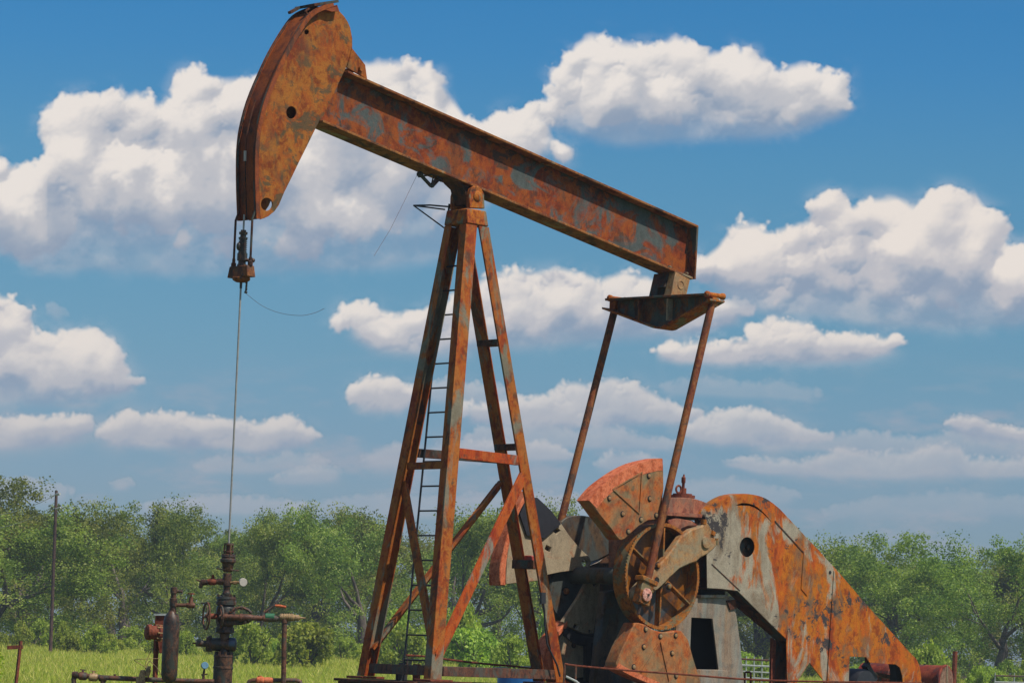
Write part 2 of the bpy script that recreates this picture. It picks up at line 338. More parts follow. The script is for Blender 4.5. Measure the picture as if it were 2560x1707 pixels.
# curved track plate
tr = [P(x, y, .17) for x, y in nearE]
bm = NB(); a = []
for i, p in enumerate(tr):
    d = (tr[min(i + 1, len(tr) - 1)] - tr[max(i - 1, 0)]).normalized(); n_ = Vector((-d.z, 0, d.x))
    if n_.x < 0: n_ = -n_
    a.append((p, p + n_ * .022))
for i in range(len(a) - 1):
    p, q = a[i]; r, s = a[i + 1]
    hexa(bm, [p, q, q + FV * .34, p + FV * .34, r, s, s + FV * .34, r + FV * .34])
bmesh.ops.remove_doubles(bm, verts=bm.verts[:], dist=1e-5)
bmesh.ops.delete(bm, geom=[f for f in bm.faces if all(len(e.link_faces) > 2 for e in f.edges)], context='FACES')
for f in bm.faces: f.smooth = True
obj('track_plate', bm, M_track, head)
# raised lips either side of the track
for off, w in ((0.0, .028), (.312, .028)):
    bm = NB()
    for i in range(1, len(a) - 1):
        p = a[i][0]; r = a[i + 1][0]; np_ = (a[i][0] - a[i][1]).normalized() * .03; nr = (a[i + 1][0] - a[i + 1][1]).normalized() * .03
        hexa(bm, [p + np_ + FV * off, p + FV * off, p + FV * (off + w), p + np_ + FV * (off + w), r + nr + FV * off, r + FV * off, r + FV * (off + w), r + nr + FV * (off + w)])
    bmesh.ops.remove_doubles(bm, verts=bm.verts[:], dist=1e-5)
    for f in bm.faces: f.smooth = True
    obj('track_lip', bm, M_track, head)
bm = NB(); prism(bm, poly([(843, 13), (848, 28), (830, 30), (812, 24)], .17), FV * .34); obj('top_plate', bm, M_track, head)
# back edge plate closing the box behind the beam
bm = NB(); bk = poly([(800, 302), (790, 320), (772, 357), (749, 403), (727.5, 448), (711, 481), (698, 512), (687, 528), (671, 541)], vp - .02)
# hinge bracket
bm = NB(); prism(bm, poly([(880, 121), (899, 145), (913, 163), (918, 199), (905, 190), (868, 169)], .11), FV * .03)
prism(bm, poly([(880, 121), (899, 145), (913, 163), (918, 199), (905, 190), (868, 169)], -.07), FV * .03)
cyl(bm, P(905, 172, .14), P(905, 172, .14) + FV * .3, .03)
prism(bm, poly([(899, 145), (913, 163), (909, 167), (895, 149)], .079), FV * .118)
obj('hinge_bracket', bm, M_head, head)
# cable anchor bar on top
bm = NB()
q0 = P(738, 30, 0); q1 = P(762, 17, .0); q2 = P(822, 8, .0)
beam(bm, q1, q2 + Vector((0, 0, .0)), .34, .03, Vector((0, 0, 1)))
beam(bm, q0 + FV * .10, q1 + FV * .1, .05, .03, Vector((0, 0, 1)))
obj('anchor_bar', bm, M_dark, head)
for v in (-.1, .09):
    bm = NB(); pts = [P(x, y, v) for x, y in smoothline([(795, 20), (776, 22), (764, 30), (775, 40), (783, 32), (772, 24)], 3)]
    tube(bm, pts, .014, 6); obj('cable_loop', bm, M_dark, head)
# bridle cables
def tpt(i, v, o): 
    p, q = a[i]; n_ = (p - q).normalized(); return Vector((p.x, -v, p.z)) + n_ * o
for v, xb in ((.06, 630), (-.235, 586)):
    bm = NB(); vv = .0 + (.145 if v > 0 else -.145)
    pts = [tpt(i, vv, .022) for i in range(6, len(a), 1)]
    end = L(-3.25 , vv, 5.80)
    pts[-1] = Vector((end.x + .0, end.y, pts[-1].z)); pts.append(end)
    tube(bm, pts, .013, 8); obj('bridle_cable', bm, M_dark, pump)
# carrier bar
ZC = P(604, 694, 0).z
zt = P(604, 665.5, 0).z
zb0 = P(604, 703, 0).z
carr = NB()
h0, h1 = .175, .155
hexa(carr, [L(-3.31, h0, ZC), L(-3.19, h0, ZC), L(-3.19, -h0, ZC), L(-3.31, -h0, ZC), L(-3.30, h1, zt), L(-3.20, h1, zt), L(-3.20, -h1, zt), L(-3.30, -h1, zt)])
lathe(carr, L(-3.25, 0, ZC), (0, 0, -1), [(0, .10), (.03, .095), (.05, .06)], 20)
obj('carrier_bar', carr, M_rod, pump, bevel=.006)
for v in (-.145, .145):
    bm = NB(); lathe(bm, L(-3.25, v, zt), (0, 0, 1), [(0, .028), (.04, .028), (.05, .018), (.09, .018)], 10); obj('cable_socket', bm, M_dark, pump)

# polished rod: a thing of its own hanging in the carrier bar
rodloc = O + AX * -3.25; 
rod = thing('polished_rod', 'long thin steel rod hanging from the horse head cables down into the wellhead', 'rod', (rodloc.x, rodloc.y, 2.6))
def RW(z): return Vector((rodloc.x, rodloc.y, z))
zr1 = 2.55
bm = NB(); cyl(bm, RW(zr1), RW(P(612, 549 - 12, 0).z), .0105, seg=10); obj('rod_shaft', bm, M_steel, rod, loc=None)
o_ = COL.objects[-1] if False else bpy.data.objects['rod_shaft']
def reloc(o, parent):   # world-space mesh under a moved empty
    o.data.transform(Matrix.Translation(-Vector(parent.location)))
reloc(o_, rod)
bm = NB()
Z = lambda y: P(608, y, 0).z
lathe(bm, RW(zt + .0), (0, 0, 1), [(0, .052), (.02, .052), (.021, .042), (.06, .042), (.061, .056), (.14, .056), (.141, .046), (.165, .046), (.166, .036), (.30, .036), (.301, .05), (.315, .05), (.316, .032), (.345, .032), (.346, .045), (.372, .048), (.373, .03), (.395, .03)], 12)
for k in range(6): lathe(bm, RW(zt + .175 + k * .022), (0, 0, 1), [(0, .047), (.012, .047)], 6)
c = W(597.5, 616, rodloc.y - .02); ball(bm, c, .03, (1, 1, 1.6))
c2 = W(632, 651, rodloc.y - .03); cyl(bm, c2, c2 + Vector((-.12, 0, 0)), .018)
ball(bm, c2, .026)
o = obj('rod_clamp', bm, M_oily, rod); reloc(o, rod)
bm = NB(); lathe(bm, RW(zb0 - .08), (0, 0, 1), [(0, .014), (.09, .016)], 10); o = obj('rod_sleeve', bm, M_oily, rod); reloc(o, rod)
bm = NB(); tube(bm, [W(x, y, rodloc.y) for x, y in ((617, 702), (616, 716), (615, 726), (612, 733))], .011, 6)
for y in (707, 715, 723, 731): ball(bm, W(616, y, rodloc.y), .014, sub=1)
o = obj('chain', bm, M_oily, pump, label=None); o.matrix_parent_inverse = Matrix()
o.data.transform((Matrix.Translation(O) @ Matrix.Rotation(TH, 4, 'Z')).inverted())
bm = NB(); tube(bm, [W(x, y, rodloc.y) for x, y in smoothline([(614, 733), (650, 761), (680, 776), (707, 784), (735, 788), (762, 788), (790, 781), (811, 771)], 4)], .0022, 5)
o = obj('loose_wire', bm, M_pipe, pump); o.data.transform((Matrix.Translation(O) @ Matrix.Rotation(TH, 4, 'Z')).inverted())

# small white tag on the horse head track
bm = NB(); ci = min(range(len(a)), key=lambda i: abs(a[i][0].z - P(644, 398, .17).z)); p, q = a[ci]; n_ = (p - q).normalized()
cyl(bm, Vector((p.x, 0, p.z)) + n_ * .035, Vector((p.x, 0, p.z + .11)) + n_ * .04, .016); obj('cable_ferrule', bm, M_white, head)
bm = NB(); pts = [tpt(i, 0, .03) for i in range(18, len(a))]; tube(bm, pts + [L(-3.25, 0, 6.35)], .008, 6); obj('bridle_cable', bm, M_dark, pump)

# -- saddle bearing and cap
cap = NB()
z0 = P(1167, 558, .2).z; z1 = P(1167, 519, .2).z
u0 = P(1167, 558, .2).x; u1 = P(1222.6, 565, .2).x
hexa(cap, [L(u0, .2, z0), L(u1, .2, z0), L(u1, -.2, z0), L(u0, -.2, z0), L(u0 + .02, .185, z1), L(u1 - .03, .185, z1), L(u1 - .03, -.185, z1), L(u0 + .02, -.185, z1)])
post = thing('x', None, None); post.name = 'samson_post'; post.parent = pump
obj('post_cap', cap, M_cap, post, bevel=.012)
hz = poly([(1173, 520), (1174, 486), (1178, 472), (1186, 465), (1196, 466), (1205, 473), (1211, 484), (1213, 522)], .17)
brg = NB(); prism(brg, hz, FV * .06); prism(brg, [p + FV * .29 for p in hz], FV * .05)
bear = obj('centre_bearing', brg, M_cap, pump, bevel=.01)
bm = NB(); c = P(1193, 490, .17)
lathe(bm, c + FV * .03, NV, [(0, .06), (.04, .06), (.05, .045), (.055, .02)], 16); obj('bearing_cap', bm, M_cap, bear)
bm = NB(); cyl(bm, c + FV * .06 + Vector((-.0, 0, 0)), c + FV * .27, .105, seg=28); obj('bearing_shaft', bm, M_dark, bear)
bm = NB(); sd = [P(1107, 449, -.15), P(1109, 461, -.15), P(1124, 475, -.15), P(1131, 512, -.15)]
sd = [Vector((p.x, 0, p.z)) for p in sd]
uc = c.x
mir = [Vector((2 * uc - p.x + .02, 0, 0)) for p in sd]
bot = lambda u: (BP(0, -Hb - .03, 0) + bd * ((u - BP(0, -Hb - .03, 0).x) / bd.x)).z
ls = [Vector((sd[0].x, 0, bot(sd[0].x) - .003)), sd[1], sd[2], Vector((sd[3].x + .02, 0, P(1128, 508, 0).z)), Vector((uc + .10, 0, P(1128, 508, 0).z)), Vector((uc + .16, 0, sd[2].z - .05)), Vector((mir[0].x, 0, bot(mir[0].x) - .035)), Vector((mir[0].x, 0, bot(mir[0].x) - .003))]
prism(bm, [p + NV * .10 for p in ls], FV * .24); obj('saddle', bm, M_dark, bear, bevel=.01)
# v-shaped linkage under the beam with hanging wire
bm = NB(); K = lambda x, y: P(x, y, -.02)
beam(bm, K(1052, 438), K(1078, 466), .03, .03); beam(bm, K(1078, 466), K(1098, 444), .04, .045); beam(bm, K(1079, 460), K(1084, 440), .012, .012)
beam(bm, K(1054, 441), K(1084, 436), .015, .02); ball(bm, K(1050, 436), .04, (1.1, 1, .9)); beam(bm, K(1048, 436), K(1048, 444), .02, .02)
beam(bm, K(1086, 437), K(1105, 452), .05, .03)
obj('vibration_switch', bm, M_dark, pump)
bm = NB(); tube(bm, [P(x, y, -.02) for x, y in ((1043, 437), (1010, 505), (975, 575), (935, 640))], .0022, 4); obj('loose_wire', bm, M_pipe, pump)

# -- samson post legs
def chan(name, top, bot_, D, Lf, side, mat, t=.014, bev=.004, lip=None):
    # channel: web on the outer side (side=+1 near), flanges pointing inwards
    lip = lip if lip is not None else Lf
    s = -side  # inward v direction
    def prof(p):
        o = lambda u, v: p + Vector((u, -v, 0))
        return [o(0, 0), o(D, 0), o(D, s * lip), o(D - t, s * lip), o(D - t, s * t), o(t, s * t), o(t, s * Lf), o(0, s * Lf)]
    bm = NB(); sweep(bm, prof(bot_), prof(top)); return obj(name, bm, mat, post, bevel=bev)
Bt = P(1166, 566, .19); Bb = P(1076, 1697, .63)
Bb.z = 1.42; Bt.z = z0 - .004
chan('leg', Bt, Bb, .17, .12, 1, M_leg)
At = Vector((Bt.x, -Bt.y, Bt.z)); Ab = Vector((Bb.x, -Bb.y, Bb.z))
chan('leg', At, Ab, .17, .12, -1, M_leg)
Ct = P(1198, 570, .19); Cb = P(1391, 1705, .2); Ct.z = z0 - .004; Cb.z = 1.42
chan('leg', Ct, Cb, .155, .03, 1, M_leg)
Dt = Vector((Ct.x, -Ct.y, Ct.z)); Db = Vector((Cb.x, -Cb.y, Cb.z))
chan('leg', Dt, Db, .155, .17, -1, M_leg, lip=.06)
def on(t_, b_, z): return lerp(t_, b_, (t_.z - z) / (t_.z - b_.z))
zh = P(1145, 1132, .4).z
# horizontals
def member(name, p, q, w, h, up=None, mat=M_leg, bev=.003):
    bm = NB(); beam(bm, p, q, w, h, up); return obj(name, bm, mat, post, bevel=bev)
pB = on(Bt, Bb, zh); pC = on(Ct, Cb, zh)
member('cross_brace', pB + Vector((.17, .03, 0)), pC + Vector((0, .03, 0)), .05, .115, mat=M_legred)
pA = on(At, Ab, zh + .02); pD = on(Dt, Db, zh + .02)
member('cross_brace', pA + Vector((.17, -.03, 0)), pD + Vector((0, -.03, 0)), .05, .10, mat=M_dark)
zf = P(1100, 1160, .4).z
pA = on(At, Ab, zf); pB = on(Bt, Bb, zf)
member('cross_brace', pA + Vector((.06, -.12, 0)), pB + Vector((.06, .12, 0)), .05, .08)
# diagonals
zd = P(1300, 1190, .2).z; zq = P(1108, 1640, .6).z
q0 = on(Ct, Cb, zd); q1 = on(Bt, Bb, zq)
member('diagonal_brace', q0 + Vector((.03, .012, 0)), q1 + Vector((.10, .022, 0)), .03, .15, mat=M_legred)
q0 = on(Dt, Db, zd - .05); q1 = on(At, Ab, zq + .05)
member('diagonal_brace', q0 + Vector((.03, .0, 0)), q1 + Vector((.12, -.03, 0)), .10, .035)
member('diagonal_brace', q0 + Vector((.03, .045, -.05)), q1 + Vector((.12, .015, -.05)), .012, .09)
za = P(997, 1205, -.4).z; zb = P(1080, 1640, .6).z
q0 = on(At, Ab, za); q1 = on(Bt, Bb, zb)
member('diagonal_brace', q0 + Vector((.05, -.08, 0)), q1 + Vector((.05, .03, 0)), .10, .016, Vector((-1, 0, .0)))
member('diagonal_brace', q0 + Vector((.09, -.08, 0)), q1 + Vector((.09, .03, 0)), .012, .08, Vector((-1, 0, .0)))
for y, x in ((858, 1230), (1118, 1275), (1412, 1340)):
    zz = P(x, y, 0).z; c0 = on(Ct, Cb, zz); d0 = on(Dt, Db, zz); big = 1 if y == 1412 else 0
    bm = NB(); box(bm, (c0 + d0) / 2 + Vector((.06, 0, 0)), (.07 + .03 * big, 0, 0), (0, (d0.y - c0.y) / 2 - .016, 0), (0, 0, .035 + .015 * big)); obj('cross_brace', bm, M_dark, post, bevel=.003)
bm = NB(); c_ = P(1328, 1401, .0); bx(bm, c_ + Vector((-.06, -.06, -.04)), c_ + Vector((.06, .06, .06))); obj('junction_box', bm, M_red, post, bevel=.008)
# base frame of the tower
zbb = 1.50
def hz_(p, q, h=.10, w=.09, mat=M_pipe): return member('base_rail', p, q, w, h, mat=mat)
hz_(Bb + Vector((.19, .05, .09)), Cb + Vector((-.02, .05, .09)), .11)
hz_(Ab + Vector((.1, -.14, .09)), Bb + Vector((.1, .14, .09)), .11)
hz_(Ab + Vector((.19, -.05, .075)), Db + Vector((-.02, -.05, .075)), .09)
for p in (Ab, Bb, Cb, Db):
    bm = NB(); sgn = 1 if p.y > 0 else -1
    bx(bm, p + Vector((-.08, -.19 if sgn > 0 else -.09, -.03)), p + Vector((.26, .09 if sgn > 0 else .19, -.003))); obj('foot_plate', bm, M_redrust, post, bevel=.005)
# ladder
lad = NB()
def ladp(z, v):
    zt_ = 6.9; u = -.03 + (zt_ - z) / (zt_ - 1.5) * -.36
    return L(u, v, z)
tube(lad, [ladp(1.5, -.33), ladp(6.05, -.29), ladp(6.9, -.27)], .013, 6); tube(lad, [ladp(1.5, .30), ladp(6.38, .06)], .013, 6)
zr = P(1060, 1685, 0).z
z_ = 1.62
while z_ < 6.36: cyl(lad, ladp(z_, -.325 + .04 * (z_ - 1.5) / 4.9), ladp(z_, .30 - .24 * (z_ - 1.5) / 4.9), .010, seg=6); z_ += .2835
obj('ladder', lad, M_black, post)
bm = NB()
h = [P(1034, 514, -.25), P(1075, 513, -.25), P(1122, 517, -.2)]
tube(bm, h, .010, 6); tube(bm, [P(1034, 514, -.25), P(1112, 524, -.25)], .009, 6); tube(bm, [P(1034, 514, -.25), P(1112, 571, -.25)], .009, 6)
obj('ladder_hoop', bm, M_black, post)

# -- equalizer and tail bearing
UE = 3.3
eq = NB()
fr = [(1530, 751), (1777, 738), (1779, 757), (1672, 818), (1662, 820), (1650, 818), (1530, 773)]
f3 = [PU(x, y, UE) for x, y in fr]
prism(eq, [p + Vector((-.01, 0, 0)) for p in f3], Vector((.02, 0, 0)))
equal = obj('equalizer', eq, M_equal, pump)
bm = NB(); p, q = f3[0], f3[1]; box(bm, (p + q) / 2, (q - p) / 2 * 1.01, Vector((.12, 0, 0)), Vector((0, 0, .014)))
obj('top_flange', bm, M_equal, equal, bevel=.004)
bm = NB(); seq = [f3[6] + (f3[6] - f3[5]).normalized() * .05, f3[5], f3[4], f3[3], f3[2] + (f3[2] - f3[3]).normalized() * .10]
for i in range(4):
    p, q = seq[i], seq[i + 1]; dn = Vector((0, 0, -.022))
    hexa(bm, [p + Vector((-.13, 0, 0)), q + Vector((-.13, 0, 0)), q + Vector((.13, 0, 0)), p + Vector((.13, 0, 0))] + [w + dn for w in (p + Vector((-.13, 0, 0)), q + Vector((-.13, 0, 0)), q + Vector((.13, 0, 0)), p + Vector((.13, 0, 0)))])
obj('bottom_flange', bm, M_cap, equal)
for x in (1612, 1683):
    bm = NB(); p = PU(x + 3, 745, UE); q = PU(x - 4, 800, UE)
    zl = PU(x, 808 if x < 1650 else 806, UE).z
    box(bm, Vector((UE - .06, (p.y + q.y) / 2, (p.z + zl) / 2)), (.048, 0, 0), (0, .008, 0), (0, 0, (p.z - zl) / 2 - .014)); obj('stiffener', bm, M_equal if x < 1650 else M_tan, equal)
# tail bearing blocks
TB = NB()
def blk(v0, v1, pts, vref):
    lp = [P(x, y, vref) for x, y in pts]; lp = [Vector((p.x, -v0, p.z)) for p in lp]
    prism(TB, lp, FV * (v0 - v1))
blkp = [(1690, 680), (1726, 699), (1716, 742), (1676, 741)]
blk(.17, .05, blkp, .17); obj('tail_bearing', TB, M_crank, pump, bevel=.008); tb = bpy.data.objects['tail_bearing']
TB = NB(); lp = [Vector((p.x, .08, p.z)) for p in poly(blkp, .17)]; prism(TB, lp, FV * .13); prism(TB, [Vector((p.x - .0, -.05, p.z + .05)) if i < 2 else Vector((p.x, -.05, (p.z + lp[1].z) / 2 + .0)) for i, p in enumerate(lp)], FV * .13)
obj('tail_bearing', TB, M_dark, pump, bevel=.006)
bm = NB(); c = P(1702, 712, .17); ring(bm, c, NV, .05, .009, 20, 6); obj('bearing_ring', bm, M_crank, tb)
bolts('bolt', [(1672, 668), (1714, 684)], .1, M_cap, tb, .02, .05)

# -- pitman arms
VP = .80
pit_top = PU(1785, 752, UE); pit_bot = P(1616, 1462, .86)
def pitman(side):
    tp = Vector((pit_top.x - .0, -side * .83, pit_top.z)); bt = Vector((pit_bot.x, -side * .86, pit_bot.z))
    bm = NB(); tube(bm, [tp, bt], .047 , 10); pm = obj('pitman_arm', bm, M_rod, pump)
    bm = NB(); c = tp + Vector((0, 0, .07 if side > 0 else .115))
    cyl(bm, c + Vector((-.09, 0, .0)), c + Vector((.16, 0, .0)), .032)
    lathe(bm, c + Vector((-.13, 0, 0)), (1, 0, 0), [(0, .02), (.02, .042), (.05, .042), (.06, .03)], 14)
    lathe(bm, c + Vector((.14, 0, 0)), (1, 0, 0), [(0, .03), (.02, .042), (.05, .042), (.07, .02)], 14)
    bx(bm, c + Vector((-.05, -.05, -.13)), c + Vector((.06, .05, -.03)))
    obj('upper_pin', bm, M_cap, pm, bevel=0)
    return pm
pm_n = pitman(1); pm_f = pitman(-1)

# -- cranks, wheels, weights
WC = P(1657, 1440, .74)
def ring_teeth(bm, c, Ro, Ri, v_depth, n=96, teeth=True):
    ex = Vector((1, 0, 0)); ez = Vector((0, 0, 1)); out = []
    for k in range(n * 2):
        an = math.pi * k / n; r = Ro + (.006 if (k % 2 == 0 and teeth) else -.006 if teeth else 0)
        out.append(c + ex * r * math.cos(an) + ez * r * math.sin(an))
    prism(bm, out, FV * v_depth, [circ(c, Ri, 64, ex, ez)])
def wheel(side):
    RW_ = .625; c = Vector((WC.x, -.74 if side > 0 else .54, WC.z))     # near face of this wheel
    bm = NB()
    ring_teeth(bm, c, RW_ + .004, RW_ - .034, .018, 100)
    ring_teeth(bm, c + FV * .018, RW_ - .004, RW_ - .036, .20, 40, False)
    whl = obj('crank_wheel', bm, M_wheel, pump, bevel=0)
    bm = NB(); lathe(bm, c + FV * .16, FV, [(0, RW_ - .04), (.02, RW_ - .04)], 48); obj('wheel_disc', bm, M_disc, whl)
    bm = NB(); lathe(bm, c + NV * .02, FV, [(0, .09), (.01, .10), (.17, .12)], 24); obj('hub', bm, M_wheel, whl)
    for k in range(6):
        an = math.radians(30 + 60 * k - 2); d = Vector((math.cos(an), 0, math.sin(an)))
        bm = NB(); hexa(bm, [p for r, w, y0 in ((.09, .015, .0), (RW_ - .036, .011, .01)) for p in (c + d * r + d.cross(FV) * w + FV * y0, c + d * r - d.cross(FV) * w + FV * y0, c + d * r - d.cross(FV) * w + FV * .09, c + d * r + d.cross(FV) * w + FV * .09)])
        obj('spoke', bm, M_wheel, whl, bevel=.006)
    return whl
wn = wheel(1)
# crank arm: outlined in the photograph on its own plane
arm = smoothline([(1622, 1436), (1645, 1415), (1665, 1394), (1686, 1366), (1704, 1341), (1731, 1322), (1754, 1315), (1765, 1307), (1772, 1308), (1778, 1321), (1785, 1330), (1787, 1342), (1794, 1352), (1794, 1362), (1785, 1372), (1770, 1385), (1752, 1394), (1742, 1404), (1726, 1409), (1700, 1421), (1682, 1438), (1658, 1458), (1634, 1482), (1600, 1500), (1582, 1498), (1584, 1478), (1600, 1462)], 1)[:-1]
bm = NB(); prism(bm, poly(arm, .80), FV * .11); crk = obj('crank_arm', bm, M_crank, pump, bevel=.016)
bm = NB(); sl = smoothline([(1634, 1448), (1650, 1432), (1668, 1416), (1676, 1420), (1679, 1432), (1668, 1448), (1650, 1466), (1638, 1474), (1630, 1464)], 2)[:-1]
prism(bm, poly(sl, .815), FV * .03, [poly(epx(1642, 1450, 6.5, 8.5), .815)]); obj('pin_slot', bm, M_crank, crk, bevel=.006)
bm = NB(); lathe(bm, P(1642, 1450, .806), NV, [(0, .034), (.004, .034)], 16); obj('pin_hole', bm, M_void, crk)
bm = NB(); c = P(1764, 1355, .80); lathe(bm, c, NV, [(0, .075), (.022, .07), (.025, .03)], 18); obj('crank_boss', bm, M_crank, crk)
bm = NB(); c = P(1764, 1310, .80)
cyl(bm, c + FV * .03, P(1764, 1302, .80) + FV * .03 + Vector((0, 0, .02)), .035); obj('adjusting_screw', bm, M_wheel, crk); bm = NB(); cyl(bm, P(1790, 1362, .78), P(1790, 1345, .78), .03); beam(bm, P(1778, 1330, .8), P(1784, 1335, .79), .05, .05)
obj('adjusting_screw', bm, M_wheel, crk)
bolts('bolt', [(1644, 1413), (1671, 1465)], .80, M_wheel, crk, .035, .04)
# bearing at the pitman foot
bm = NB(); c = P(1618, 1486, .93)
cc = Vector((c.x, -.80, c.z))
lathe(bm, cc, NV, [(0, .085), (.02, .09), (.12, .09), (.125, .08)], 24)
bdir = (pit_top - pit_bot).normalized(); bdir = Vector((bdir.x, 0, bdir.z)).normalized()
side_ = bdir.cross(FV)
cb = cc + NV * .06
box(bm, cb + bdir * .02, side_ * .10, NV * .055, bdir * .14); box(bm, cb + bdir * .17, side_ * .13, NV * .075, bdir * .03)
lf = obj('lower_bearing', bm, M_wheel, pm_n, bevel=.01)
bm = NB(); lathe(bm, cc + NV * .125, NV, [(0, .078), (.012, .075), (.02, .04), (.024, .01)], 20); obj('bearing_end', bm, M_copper, pm_n)
bm = NB(); cyl(bm, cb - bdir * .12, cb - bdir * .24, .02); obj('grease_nipple', bm, M_oily, pm_n); bm = NB(); lathe(bm, cc + NV * .14, NV, [(0, .018), (.02, .014)], 8); obj('grease_nipple', bm, M_oily, pm_n)

def rotpt(p, c, ang):
    d = p - c; ca, sa = math.cos(ang), math.sin(ang)
    return c + Vector((d.x * ca - d.z * sa, d.y, d.x * sa + d.z * ca))
# upper near counterweight
arc = smoothline([(1473, 1251), (1487, 1233), (1503, 1216), (1529, 1196), (1561, 1175), (1595, 1159), (1630, 1150), (1648, 1146.5), (1656, 1148), (1659, 1162)], 2)
low = [(1660, 1220), (1655, 1260), (1650, 1298), (1640, 1299), (1620, 1301), (1597, 1315), (1577, 1333), (1565, 1345), (1556, 1349), (1547, 1348), (1540, 1340), (1528, 1322), (1500, 1288)]
VW = .80
def weight(front, depth, rimpts, vref, dv=0):
    bm = NB(); prism(bm, [p + NV * dv for p in poly(front, vref)], FV * depth)
    return bm
fr_ = arc + low
bm = NB(); prism(bm, poly(fr_, VW), FV * .20); cw = obj('counterweight', bm, M_weight, pump, bevel=.012)
# painted outer rim (sits 3 mm proud of the casting)
WC2 = P(1657, 1440, VW)
def rimband(arcp, vref, inner=.90, depth=.20, cen=None, proud=.004):
    bm = NB(); cen = cen or Vector((WC2.x, -vref, WC2.z)); ps = poly(arcp, vref)
    for i in range(len(ps) - 1):
        A_, B_ = ps[i], ps[i + 1]; qa, qb = lerp(cen, A_, inner), lerp(cen, B_, inner)
        ao, bo = lerp(cen, A_, 1 + proud / 1.3), lerp(cen, B_, 1 + proud / 1.3)
        hexa(bm, [ao + NV * proud, bo + NV * proud, qb + NV * proud, qa + NV * proud, ao + FV * (depth + proud), bo + FV * (depth + proud), qb + FV * (depth + proud), qa + FV * (depth + proud)])
    bmesh.ops.remove_doubles(bm, verts=bm.verts[:], dist=1e-5)
    bmesh.ops.delete(bm, geom=[f for f in bm.faces if f.calc_area() and all(len(e.link_faces) > 2 for e in f.edges)], context='FACES')
    return bm
obj('outer_rim', rimband(arc[:-2], VW, .90), M_rim, cw)
bolts('bolt', [(1621.6, 1188.9), (1623.9, 1246.3), (1640, 1287.6), (1602, 1298), (1570, 1328), (1556, 1284), (1523, 1245)], VW, M_crank, cw, .028, .022)
def ridge(parent, pts, v, mat, closed=True):
    bm = NB(); q = [P(x, y, v) + NV * .004 for x, y in pts]
    for i in range(len(q) if closed else len(q) - 1): beam(bm, q[i], q[(i + 1) % len(q)], .014, .016, Vector((0, 1, 0)))
    obj('cast_rib', bm, mat, parent)
ridge(cw, [(1531, 1222), (1604, 1180), (1598, 1283)], VW, M_weight)
# lower near counterweight
arcL = smoothline([(1512, 1672), (1540, 1684), (1580, 1706), (1620, 1722), (1670, 1736), (1720, 1742), (1765, 1740)], 2)
lowf = [(1760, 1700), (1728, 1635), (1714, 1585), (1708, 1576), (1700, 1574), (1675, 1580), (1652, 1580), (1630, 1573), (1612, 1560), (1600, 1554), (1588, 1556), (1576, 1580), (1555, 1618)]
lowf = [(1764, 1740), (1733, 1640), (1722, 1600), (1712, 1586), (1704, 1576), (1690, 1575), (1672, 1579), (1652, 1579), (1632, 1573), (1614, 1561), (1598, 1556), (1588, 1556), (1576, 1580), (1557, 1618), (1542, 1655), (1541, 1667)]
arcL = smoothline([(1541, 1667), (1575, 1686), (1612, 1702), (1660, 1722), (1710, 1735), (1764, 1741)], 3)
bm = NB(); prism(bm, poly(arcL[:-1] + lowf[:-1], VW), FV * .20); cw2 = obj('counterweight', bm, M_weight, pump, bevel=.012)
obj('outer_rim', rimband(arcL, VW, .955), M_rim, cw2)
bolts('bolt', [(1614, 1572), (1650.5, 1589.5), (1689, 1587.6), (1609, 1616), (1680, 1632), (1584, 1666), (1690, 1688)], VW, M_crank, cw2, .028, .022)
ridge(cw2, [(1602, 1680), (1650, 1600), (1672, 1700)], VW, M_weight, False)
# near crank web joining the two weights behind the wheel
bm = NB(); c = P(1657, 1440, VW)
prism(bm, poly([(1575, 1345), (1620, 1310), (1700, 1330), (1720, 1400), (1720, 1480), (1680, 1560), (1590, 1556), (1560, 1470)], .52), FV * .10)
obj('crank_web', bm, M_disc, pump)
# shaft
bm = NB(); cyl(bm, Vector((WC.x, -.55, WC.z)), Vector((WC.x, .85, WC.z)), .10, seg=20); obj('crankshaft', bm, M_greasy, pump)

# far side crank discs and weights, seen through the tower
VF = -.70
bm = NB(); prism(bm, poly(smoothline([(1402, 1305), (1412, 1296), (1425, 1290), (1447, 1288), (1470, 1290), (1510, 1300), (1540, 1330), (1548, 1360), (1530, 1380), (1480, 1404), (1440, 1396), (1410, 1350)], 3)[:-1], -.78), FV * .10); obj('brake_drum', bm, M_greasy, pump, bevel=.01)
bm = NB(); lathe(bm, P(1425, 1482, -.78), FV, [(0, .01), (.0, .33), (.05, .36), (.12, .36)], 40); fd = obj('crank_wheel', bm, M_greasy, pump)
bolts('hub_bolt', [(1413, 1477)], -.78, M_wheel, fd, .045, .06)
fp = [(1265, 1448), (1268, 1395), (1276, 1345), (1288, 1305), (1304, 1270), (1314, 1247), (1330, 1240), (1343, 1245), (1375, 1275), (1402, 1306), (1425, 1340), (1452, 1372), (1474, 1392), (1479, 1405), (1475, 1418), (1464, 1424), (1445, 1424), (1400, 1430), (1371, 1436), (1348, 1451), (1300, 1456), (1265, 1460)]
bm = NB(); prism(bm, poly(fp, VF), FV * .05, [poly(epx(1463, 1407, 8, 9.5), VF), poly([(1366, 1362), (1378, 1368), (1375, 1380), (1362, 1372)], VF), poly([(1391, 1317), (1402, 1326), (1392, 1335), (1383, 1328)], VF)])
fc = obj('counterweight', bm, M_tan, pump, label='far side cream painted counterweight with orange rim', bevel=.006)
bm = NB(); prism(bm, [p + FV * .05 for p in poly(fp, VF)][:12] + [p + FV * .05 for p in poly([(1400, 1430), (1371, 1436), (1348, 1451), (1300, 1456), (1265, 1460)], VF)], FV * .14); obj('weight_body', bm, M_greasy, fc)
